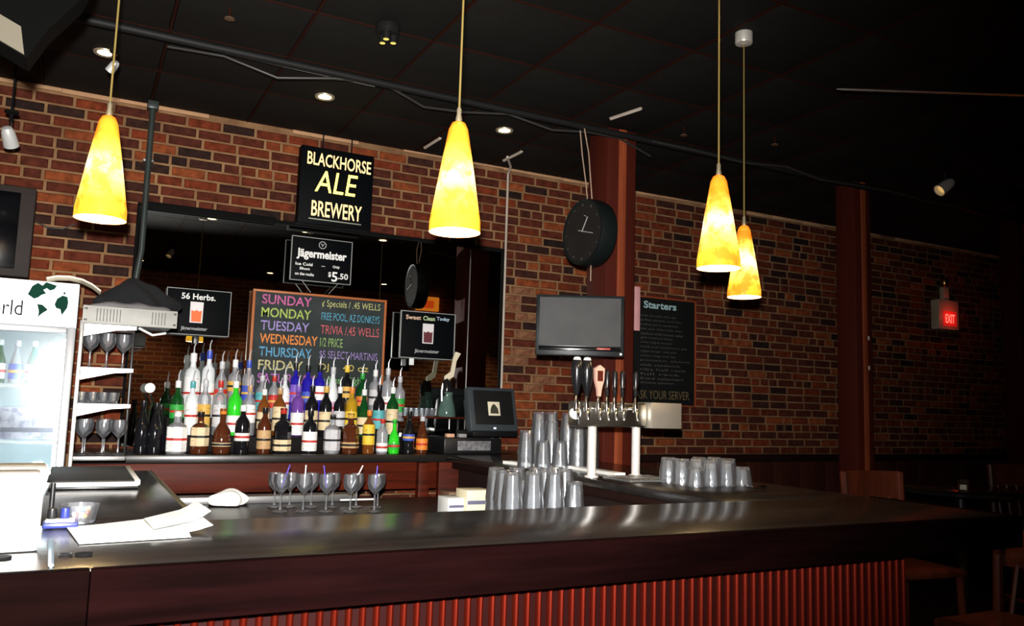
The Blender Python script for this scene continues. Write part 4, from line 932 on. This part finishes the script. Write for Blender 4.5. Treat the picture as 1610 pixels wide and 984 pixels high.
# pint glasses stacked upside down on the underbar
n = 0
for ix in range(4):
    for iy in range(3):
        X = 1.455+ix*.090+iy*.02; Y_ = 2.74+iy*.105
        for lv in range(3 if (ix+2*iy) % 5 == 3 else 4):
            glassware('pint', (X, Y_, UZ+.001+lv*.040), '%s inverted pint on the underbar, %s row, %s stack' % (('lowest', 'second', 'third', 'fourth')[lv], ('front', 'middle', 'rear')[iy], ('first from left', 'second from left', 'third from left', 'fourth from left')[ix]), 'stacked pint glasses on the underbar', True)
# pints on the wing near the terminal
for k, (px, Y_, lv) in enumerate(((818, 3.62, 2), (838, 3.74, 4), (858, 3.62, 3), (858, 3.80, 4), (884, 3.62, 4), (900, 3.50, 3), (845, 3.50, 1), (872, 3.48, 1), (921, 3.58, 3))):
    q = at(px, 720, Y=Y_); 
    for l in range(lv):
        glassware('pint', (q.x+.03, Y_, CT+.001+l*.045), '%s inverted pint on the wing counter, %s' % (('lowest', 'second', 'third', 'highest')[l], ('stack nearest the terminal', 'tall stack behind the first', 'stack in the middle front', 'tall stack at the rear', 'tall stack left of the taps', 'stack in front by the taps', 'single glass at the front left', 'single glass at the front middle', 'stack behind the tap handles')[k]), 'pint glasses on the wing counter', True)
# rocks glasses on the near end of the wing
for iy in range(3):
    for ix in range(4):
        for lv in range(2 if (ix+iy) % 3 else 1):
            glassware('rocks', (2.22+ix*.082, 2.62+iy*.086, CT+.001+lv*.028), '%s rocks glass right of the beer tower, %s row, %s' % (('lower', 'upper')[lv], ('front', 'middle', 'rear')[iy], ('first from left', 'second from left', 'third from left', 'fourth from left')[ix]), 'rocks glasses beside the beer tower', True)
t = thing('chrome_opener', 'small shiny metal plate beside the rocks glasses', 'opener', (2.41, 2.50, CT)); b = new(); bbox(b, 0, .07, 0, .05, .001, .012, .003); obj('plate', b, M_CHROME, t)

# white towel strip and drip tray
b = new(); pts = [at(797, 729, Z=CT), at(850, 735, Z=CT), at(905, 738, Z=CT), at(975, 749, Z=CT)]
for k in range(len(pts)-1):
    a_, c_ = pts[k], pts[k+1]; dd = (c_-a_).normalized(); nn = Vector((-dd.y, dd.x, 0))*.028
    v = [b.verts.new(p+s_*nn+Vector((0, 0, z_))) for p in (a_, c_) for s_ in (-1, 1) for z_ in (.001, .016)]
    for f_ in ((0, 1, 3, 2), (4, 6, 7, 5), (0, 4, 5, 1), (2, 3, 7, 6), (0, 2, 6, 4), (1, 5, 7, 3)): b.faces.new([v[i] for i in f_])
tag(obj('bar_towel', b, mat('towel')), 'long folded white bar towel along the wing counter in front of the pints', 'towel')
t = thing('drip_tray', 'perforated steel drip tray at the foot of the beer tower', 'tray', (0, 0, CT))
b = new(); bbox(b, 2.03, 2.27, 2.80, 3.00, .001, .010, .003); obj('tray', b, M_STEELD, t)
for k in range(14): 
    b = new(); x_ = 2.04+k*.0165; bbox(b, x_, x_+.007, 2.81, 2.99, .010, .014, .001); obj('grille_bar', b, M_STEEL, t)

# ---------------------------------------------------------------- beer tower
TY = 3.06
xa = at(903, 655, Y=TY).x; xb = at(1012, 655, Y=TY).x; xc = at(1060, 655, Y=TY).x; zt_ = at(1035, 633, Y=TY-.05).z; zb_ = at(1035, 673, Y=TY-.05).z
t = thing('beer_tower', 'stainless bridge beer tower on two bright legs with a row of tap handles', 'beer tower', (0, TY, 0))
b = new(); bbox(b, xa, xb, -.03, .06, zb_, zt_-.004, .012); obj('bridge', b, mat('bridge_steel', (.45, .43, .38), .3, 1.), t)
b = new(); bbox(b, xb, xc, -.055, .065, zb_-.002, zt_, .005); obj('end_box', b, mat('satin_steel', (.58, .54, .47), .42, .75), t)
for x_ in (2.012, 2.247):
    b = new(); lathe(b, [(.030, 0), (.030, .008), (.019, .012), (.019, zb_-CT)], 24, (x_, 0, CT)); obj('leg', b, mat('leg_white_steel', (.90, .88, .86), .35, .4), t)
taps = [(900, 'paddle', 'black paddle handle with a white cap'), (916, 'paddle', None), (935, 'shield', 'pale pink shield-shaped handle'), (948, 'slim', None), (960, 'slim', None), (972, 'slim', None), (993, 'slim', None)]
hb = mat('handle_black', (.010, .010, .012), .25)
for px, kd, lb in taps:
    x_ = at(px+4, 640, Y=TY-.06).x; zf = zt_-.012
    b = new(); tube(b, [(x_, -.03, zf-.02), (x_, -.075, zf-.02), (x_, -.085, zf-.035), (x_, -.088, zf-.07)], .0085, 10, .006)
    lathe(b, [(.012, zf-.035), (.013, zf-.03), (.010, zf+.005), (.006, zf+.03)], 12, (x_, -.07, 0)); tp = obj('tap', b, M_CHROME, t)
    b = new()
    if kd == 'slim': lathe(b, [(.004, 0), (.008, .01), (.011, .05), (.0125, .10), (.009, .112), (.001, .115)], 14, (x_, -.07, zf+.03)); m_ = hb
    elif kd == 'paddle': lathe(b, [(.005, 0), (.010, .012), (.022, .06), (.026, .11), (.022, .145), (.012, .16), (.001, .162)], 18, (x_, -.07, zf+.03), M=None); m_ = hb
    else: prism(b, [(x_-.006, zf+.03), (x_+.006, zf+.03), (x_+.010, zf+.06), (x_+.022, zf+.10), (x_+.024, zf+.15), (x_, zf+.165), (x_-.024, zf+.15), (x_-.022, zf+.10), (x_-.010, zf+.06)], .016, Matrix.Translation((0, -.078, 0))); m_ = mat('handle_pink', (.70, .40, .32), .4)
    h_ = obj('tap_handle', b, m_, tp)
    if lb: h_['label'] = lb
    b = new()
    if kd == 'slim': lathe(b, [(.0055, .02), (.0095, .03), (.0115, .05)], 12, (x_, -.0705, zf+.03)); m_ = M_CHROME
    elif kd == 'paddle': lathe(b, [(.019, .148), (.0135, .163), (.001, .166)], 16, (x_, -.07, zf+.03)); m_ = M_WHITEP
    else: prism(b, [(x_-.013, zf+.095), (x_+.013, zf+.095), (x_+.013, zf+.14), (x_-.013, zf+.14)], .004, Matrix.Translation((0, -.082, 0))); m_ = M_COL
    obj('handle_badge', b, m_, tp)
b = new(); bbox(b, xa+.005, xb-.01, -.105, -.098, zt_-.09, zt_-.055, .002); o = None; b.free()
b = new(); lathe(b, [(.020, -.003), (.026, 0), (.026, .012), (.001, .012)], 20, M=Matrix.Translation((at(908, 655, Y=TY-.06).x, -.035, (zt_+zb_)/2)) @ Matrix.Rotation(PI/2, 4, 'X')); obj('round_gauge', b, M_WHITEP, t)

# ---------------------------------------------------------------- register, drawer, holder
q = at(783, 644, Y=4.50)
t = thing('cash_drawer', 'black cash drawer with a grey printed front at the right end of the back counter', 'cash drawer', (at(746, 700, Y=4.56).x, 4.575, CT+.001))
b = new(); bbox(b, -.19, .19, 0, .34, 0, .095, .006); obj('case', b, M_BLACK, t)
b = new(); bbox(b, -.105, .115, -.006, .002, .02, .078, .003); dr = obj('drawer_front', b, mat('drawer_grey', (.22, .22, .23), .4, noise=((40, 40, 40), (.12, .12, .13), .4, .6)), t)
b = new(); lathe(b, [(.001, -.004), (.008, -.004), (.008, .004)], 12, M=Matrix.Translation((.0, -.008, .05)) @ Matrix.Rotation(PI/2, 4, 'X')); obj('lock', b, M_CHROME, dr)
t = thing('touch_terminal', 'dark grey touch screen register terminal on the cash drawer', 'register', (at(780, 644, Y=4.70).x, 4.74, CT+.097), math.radians(6)); t.scale = (1.2, 1.15, 1.22)
MT = Matrix.Translation((0, -.03, .03)) @ Matrix.Rotation(math.radians(-14), 4, 'X')
gm = mat('terminal_grey', (.045, .055, .062), .4)
b = new(); bbox(b, -.150, .150, 0, .05, 0, .235, .014, M=MT); obj('bezel', b, gm, t)
b = new(); bbox(b, -.118, .124, -.003, .004, .035, .215, .001, M=MT); sc_ = obj('screen', b, mat('terminal_screen', (.014, .014, .014), .3), t)
b = new(); bbox(b, -.035, .038, -.005, .0, .082, .155, .0005, M=MT); sq = obj('screen_picture', b, mat('screen_lit', (.55, .5, .38), .5, emit=(1, .86, .6), es=.28), t)
b = new(); prism(b, [(-.024, .092), (.028, .092), (.024, .12), (.01, .138), (.001, .144), (-.012, .135), (-.022, .115)], .001, MT @ Matrix.Translation((0, -.0065, 0))); obj('tree_mark', b, mat('mark_dark', (.05, .05, .03), .6), sq)
b = new(); bbox(b, -.01, .004, -.004, .0, .012, .020, .001, M=MT); obj('power_led', b, mat('led', (.7, .85, 1), emit=(.7, .85, 1), es=1.5), t)
b = new(); bbox(b, -.12, .13, .045, .12, .02, .20, .02, M=MT); obj('rear_housing', b, gm, t)
b = new(); bbox(b, -.14, .14, -.04, .16, 0.001, .032, .01); obj('stand', b, M_BLACK, t)
for px, m_, lab in ((703, mat('peach_paper', (.7, .4, .25), .6), 'small peach coloured packet left of the register terminal'), (722, mat('grey_box', (.3, .3, .3), .5), 'small grey gadget left of the register terminal')):
    xx = at(px, 680, Y=4.68).x; b = new(); bbox(b, -.025, .025, -.02, .02, 0, .022, .004); tag(obj('packet', b, m_, loc=(xx, 4.64, CT+.097)), lab, 'packet')
# glass jar with tools left of the terminal
xx = at(702, 650, Y=4.9).x
t = thing('tool_shelf', 'small dark shelf with white cups behind the right bottles', 'shelf', (0, 4.90, 0))
xs0 = at(632, 650, Y=4.9).x; xs1 = at(735, 650, Y=4.9).x; zsh = at(690, 655, Y=4.9).z; zup = at(690, 616, Y=4.9).z
b = new(); bbox(b, xs0, xs1, -.04, .12, zsh-.012, zsh, .003); obj('board', b, M_APRON, t)
for x_ in (xs0+.01, xs1-.02):
    b = new(); bbox(b, x_, x_+.01, .10, .12, CT+.001, zsh-.013, .002); obj('bracket', b, M_BLACK, t)
n = 0
for ix in range(6):
    glassware('shot', (xs0+.02+ix*.035, 4.89, zsh+.001), 'small glass on the dark shelf left of the tool jar, %s' % ('first', 'second', 'third', 'fourth', 'fifth', 'sixth')[ix], 'glasses on the tool shelf')
for ix in range(4):
    b = new(); lathe(b, [(.001, 0), (.017, 0), (.022, .048), (.020, .048), (.016, .004)], 16)
    tag(obj('white_cup', b, M_WHITEP, loc=(xs0+.03+ix*.045, 4.955, zsh+.001)), 'white cup on the dark shelf behind the small glasses, %s from left' % ('first', 'second', 'third', 'fourth')[ix], 'cup', 'white cups on the tool shelf')
t = thing('tool_jar', 'greenish flared glass jar left of the register terminal', 'jar', (xx, 4.90, zsh+.001))
b = new(); lathe(b, [(.001, 0), (.058, 0), (.060, .006), (.052, .06), (.034, .125), (.038, .155), (.036, .155), (.031, .125), (.048, .06), (.054, .01)], 24); obj('jar', b, glassmat('jar_green', (.25, .42, .36), .7), t)
t = thing('oval_strainer', 'black oval shaker standing in the greenish jar', 'shaker', (xx-.004, 4.90, zsh+.09))
b = new(); lathe(b, [(.001, 0), (.022, .01), (.034, .05), (.036, .10), (.028, .14), (.001, .155)], 20); obj('body', b, mat('gloss_black'), t)
b = new(); tube(b, [(-.036, -.01, .01), (-.040, -.01, .06), (-.034, -.01, .12)], .006, 8); obj('side_clip', b, M_CHROME, t)
t = thing('paper_twist', 'cream paper twist rising from the tool jar', 'paper', (xx+.02, 4.915, zsh+.24))
b = new(); prism(b, [(-.035, -.01), (.0, .0), (.028, .02), (.044, .12), (.072, .17), (.036, .18), (.020, .14), (.006, .05), (-.035, .02)], .012); obj('paper', b, mat('cream_paper', (.75, .66, .48), .7), t)

# ---------------------------------------------------------------- things on the near bar
q0 = at(60, 868, Z=CT)
t = thing('white_carton', 'bright white box cut off by the left edge on the bar', 'box', (q0.x, q0.y, CT+.001), math.radians(4))
hgt = at(70, 748, Y=q0.y+.02).z-CT
b = new(); bbox(b, -.34, 0, 0, .17, 0, hgt, .008); obj('box', b, M_WHITE, t)
b = new(); bbox(b, -.10, -.073, -.002, .0, .012, .034, .0005); obj('purple_mark', b, mat('purple_print', (.16, .06, .55), .6), t)
b = new(); bbox(b, -.28, .018, .17, .40, hgt-.012, hgt-.004, .002); obj('flap', b, M_WHITE, t)
b = new(); bbox(b, -.20, .0, .171, .38, 0, hgt-.013, .004); obj('rear_box', b, M_WHITE, t)
a0 = at(72, 772, Z=CT); 
t = thing('menu_binder', 'black-covered stack of menus with white page edges on the left counter', 'binder', (a0.x, 2.92, CT+.001))
b = new(); bbox(b, .006, .258, .006, .575, .0005, .006, .001); obj('back_cover', b, M_BLACK, t)
b = new(); bbox(b, .008, .255, .002, .57, .008, .021, .001); obj('pages', b, M_WHITE, t)
b = new(); bbox(b, 0, .245, .012, .58, .0215, .026, .001); obj('front_cover', b, mat('cover_black', (.009, .008, .007), .7), t)
b = new(); bbox(b, .246, .262, .008, .57, .010, .027, .002); obj('spine_tube', b, M_WHITEP, t)
sheets = [((105, 829), (128, 856), (322, 832), (300, 812)), ((140, 826), (200, 850), (336, 838), (318, 808))]
b = new()
def sheet(name, px4, z_, m_, lab, lift=0):
    b = new(); P4 = [at(px, py, Z=CT) for px, py in px4]; n_ = 6
    lo = []; hi = []
    for i in range(n_+1):
        u = i/n_; a_ = P4[0].lerp(P4[3], u); c_ = P4[1].lerp(P4[2], u); zz = z_+lift*max(0, u-.75)*4
        lo.append((a_, c_, zz))
    vs = [[b.verts.new((p.x, p.y, CT+zz+e)) for p in (a_, c_) for e in (0, .0012)] for a_, c_, zz in lo]
    for i in range(n_):
        A_, B_ = vs[i], vs[i+1]
        for f_ in ((0, 2), (3, 1), (2, 3), (1, 0)): b.faces.new((A_[f_[0]], A_[f_[1]], B_[f_[1]], B_[f_[0]]))
    b.faces.new(vs[0][:2]+vs[0][:1:-1]); b.faces.new(vs[-1][:2]+vs[-1][:1:-1])
    tag(obj(name, b, m_), lab, 'paper', 'paper sheets on the bar')
sheet('paper_sheet', ((104, 830), (124, 857), (300, 846), (290, 818)), .002, M_WHITE, 'long white paper sheet at the bottom of the small pile on the bar')
sheet('paper_sheet', ((150, 829), (180, 851), (334, 838), (300, 811)), .005, M_WHITE, 'white paper sheet with a raised right corner on top of the pile', .012)
sheet('paper_sheet', ((225, 829), (240, 846), (330, 826), (306, 808)), .019, mat('paper_warm', (.87, .87, .86), .7), 'uppermost short paper sheet at the right of the pile', .014)
q = at(125, 828, Z=CT); t = thing('straw_tub', 'low clear glass tub filled with colourful bits on the left counter', 'tub', (q.x, q.y+.06, CT+.001))
b = new(); lathe(b, [(.001, 0), (.030, 0), (.033, .004), (.040, .042), (.0385, .042), (.031, .006)], 24); obj('tub', b, M_G2, t)
rr = random.Random(4)
for k in range(10):
    b = new(); x_, y_ = rr.uniform(-.02, .02), rr.uniform(-.02, .02); bmesh.ops.create_icosphere(b, subdivisions=1, radius=.0075, matrix=Matrix.Translation((x_, y_, .012+rr.uniform(0, .02)))); obj('sweet', b, mat('sweet_'+'abcd'[k % 4], [(.8, .1, .08), (.8, .8, .8), (.6, .5, .05), (.1, .2, .6)][k % 4], .4), t)
q = at(86, 832, Z=CT); t = thing('blue_caddy', 'dark blue flat caddy with a white top beside the glass tub', 'caddy', (q.x, q.y+.0, CT+.001))
b = new(); bbox(b, -.025, .045, 0, .06, 0, .012, .003); obj('tray', b, mat('navy_plastic', (.02, .03, .18), .35), t)
b = new(); bbox(b, -.02, .038, .006, .05, .0125, .017, .002); obj('napkin', b, M_WHITE, t)
for k in range(2):
    b = new(); lathe(b, [(.001, 0), (.009, 0), (.010, .004), (.009, .022), (.001, .024)], 14, (-.008+k*.026, .04, .0175)); obj('cap', b, mat('navy_plastic') if k else M_BLACK, t)
b = new(); tube(b, [(-.012, .10, .001), (-.012, .10, .085)], .006, 10); tag(obj('black_marker', b, M_BLACK, loc=(q.x, q.y+.05, CT+.001)), 'black marker standing upright behind the blue caddy', 'marker')
a0 = at(80, 852, Z=CT); a1 = at(80, 893, Z=CT)
b = new(); v = [Vector(a0), Vector(a1)]; tube(b, [a0+Vector((0, 0, .004)), a1+Vector((0, 0, .004))], .0045, 4); tag(obj('blue_reflection_strip', b, mat('pale_blue', (.30, .42, .52), .5)), 'pale blue strip standing in for a reflection near the bar edge', 'strip')  # bluish reflection on the bar top, built as a thin solid strip
q = at(120, 874, Z=CT); t = thing('black_keyring', 'small flat black keyring near the front edge of the bar', 'keyring', (q.x, q.y, CT+.001))
b = new(); lathe(b, [(.001, 0), (.014, 0), (.015, .004), (.001, .006)], 18, (.012, 0, 0)); obj('fob', b, M_MATBLK, t)
b = new(); tube(b, [(-.018+.011*math.cos(a*PI/6), .011*math.sin(a*PI/6), .003) for a in range(13)], .002, 6); obj('ring', b, M_BLACK, t)
q = at(2, 879, Z=CT); b = new(); lathe(b, [(.001, 0), (.016, 0), (.016, .004), (.001, .004)], 18); tag(obj('black_coaster', b, M_MATBLK, loc=(q.x, q.y, CT+.001)), 'tiny black disc at the left edge before the white box', 'disc')

# ---------------------------------------------------------------- customer side: table, stools
def stool(loc, rz, label, top=1.12, seat=.72, lit=True):
    t = thing('bar_stool', label, 'stool', loc, rz, group='wooden bar stools')
    m_ = mat('stool_wood', (.10, .020, .008), .4, noise=((20, 20, 3), (.04, .009, .004), .3, .7))
    b = new(); bbox(b, -.19, .19, -.18, .18, seat-.035, seat, .012); obj('seat', b, m_, t)
    for sx in (-1, 1):
        b = new(); tube(b, [(sx*.19, -.18, .001), (sx*.165, -.155, seat-.03)], .017, 8); obj('leg', b, m_, t)
        b = new(); tube(b, [(sx*.19, .19, .001), (sx*.165, .16, seat-.03), (sx*.175, .19, top)], .017, 8); obj('leg', b, m_, t)
    b = new(); n_ = 8; fr = [(-.175+.35*k/n_, .19+.035*math.sin(PI*k/n_)) for k in range(n_+1)]
    for x_, y_ in fr:
        for dy in (0, .018):
            for z_ in (top-.13, top+.005): b.verts.new((x_, y_+dy, z_))
    b.verts.ensure_lookup_table()
    for k in range(n_):
        p_ = 4*k
        for i0, i1 in ((0, 1), (1, 3), (3, 2), (2, 0)): b.faces.new((b.verts[p_+i0], b.verts[p_+i1], b.verts[p_+4+i1], b.verts[p_+4+i0]))
    b.faces.new([b.verts[i] for i in (0, 1, 3, 2)]); b.faces.new([b.verts[4*n_+i] for i in (0, 2, 3, 1)])
    obj('backrest', b, m_, t)
    for k in range(5):
        b = new(); x_ = -.12+k*.06; tube(b, [(x_, .165, seat-.01), (x_, .205+.02*math.cos(x_*9), top-.12)], .009, 6); obj('spindle', b, m_, t)
    for z_, (a_, c_) in ((.25, ((-.18, -.17), (.18, -.17))), (.32, ((-.18, .18), (.18, .18))), (.38, ((-.185, -.17), (-.185, .18))), (.38, ((.185, -.17), (.185, .18)))):
        b = new(); tube(b, [(*a_, z_), (*c_, z_)], .011, 8); obj('rung', b, m_, t)
    return t
q = at(1380, 745, Z=1.12)
stool((q.x-.02, q.y-.15, 0), math.radians(-8), 'wooden bar stool whose curved back shows beyond the right end of the bar', 1.125)
q = at(1612, 742, Z=1.12)
stool((q.x+.42, q.y+.18, 0), math.radians(-30), 'wooden bar stool back at the far right edge beyond the round table', 1.125)
stool((2.92, 1.78, 0), math.radians(-90), 'dark bar stool tucked by the right end of the slatted front', .99, .70)
stool((3.30, 1.30, 0), math.radians(-20), 'dark bar stool at the bottom right corner nearest the camera', .93, .70)
q = at(1515, 770, Z=1.0)
t = thing('pub_table', 'round black pub table beyond the bar at right with a candle glass', 'table', (q.x+.06, q.y+.06, 0))
b = new(); lathe(b, [(.001, .975), (.36, .975), (.375, .982), (.375, .994), (.365, 1.0), (.001, 1.0)], 40); obj('table_top', b, mat('table_black', (.008, .009, .011), .12), t)
b = new(); lathe(b, [(.035, .03), (.035, .974)], 18); obj('pedestal', b, M_BLACK, t)
b = new(); lathe(b, [(.001, .001), (.26, .001), (.26, .015), (.04, .04)], 28); obj('base', b, M_BLACK, t)
q = at(1515, 772, Z=1.0)
t = thing('candle_glass', 'small clear candle glass on the round black pub table', 'candle', (q.x, q.y, 1.001))
b = new(); lathe(b, [(.001, 0), (.026, 0), (.028, .004), (.032, .06), (.030, .06), (.026, .008)], 20); obj('glass', b, M_GLASS, t)
b = new(); lathe(b, [(.001, .009), (.018, .009), (.018, .035), (.001, .036)], 16); obj('candle', b, M_WHITE, t)
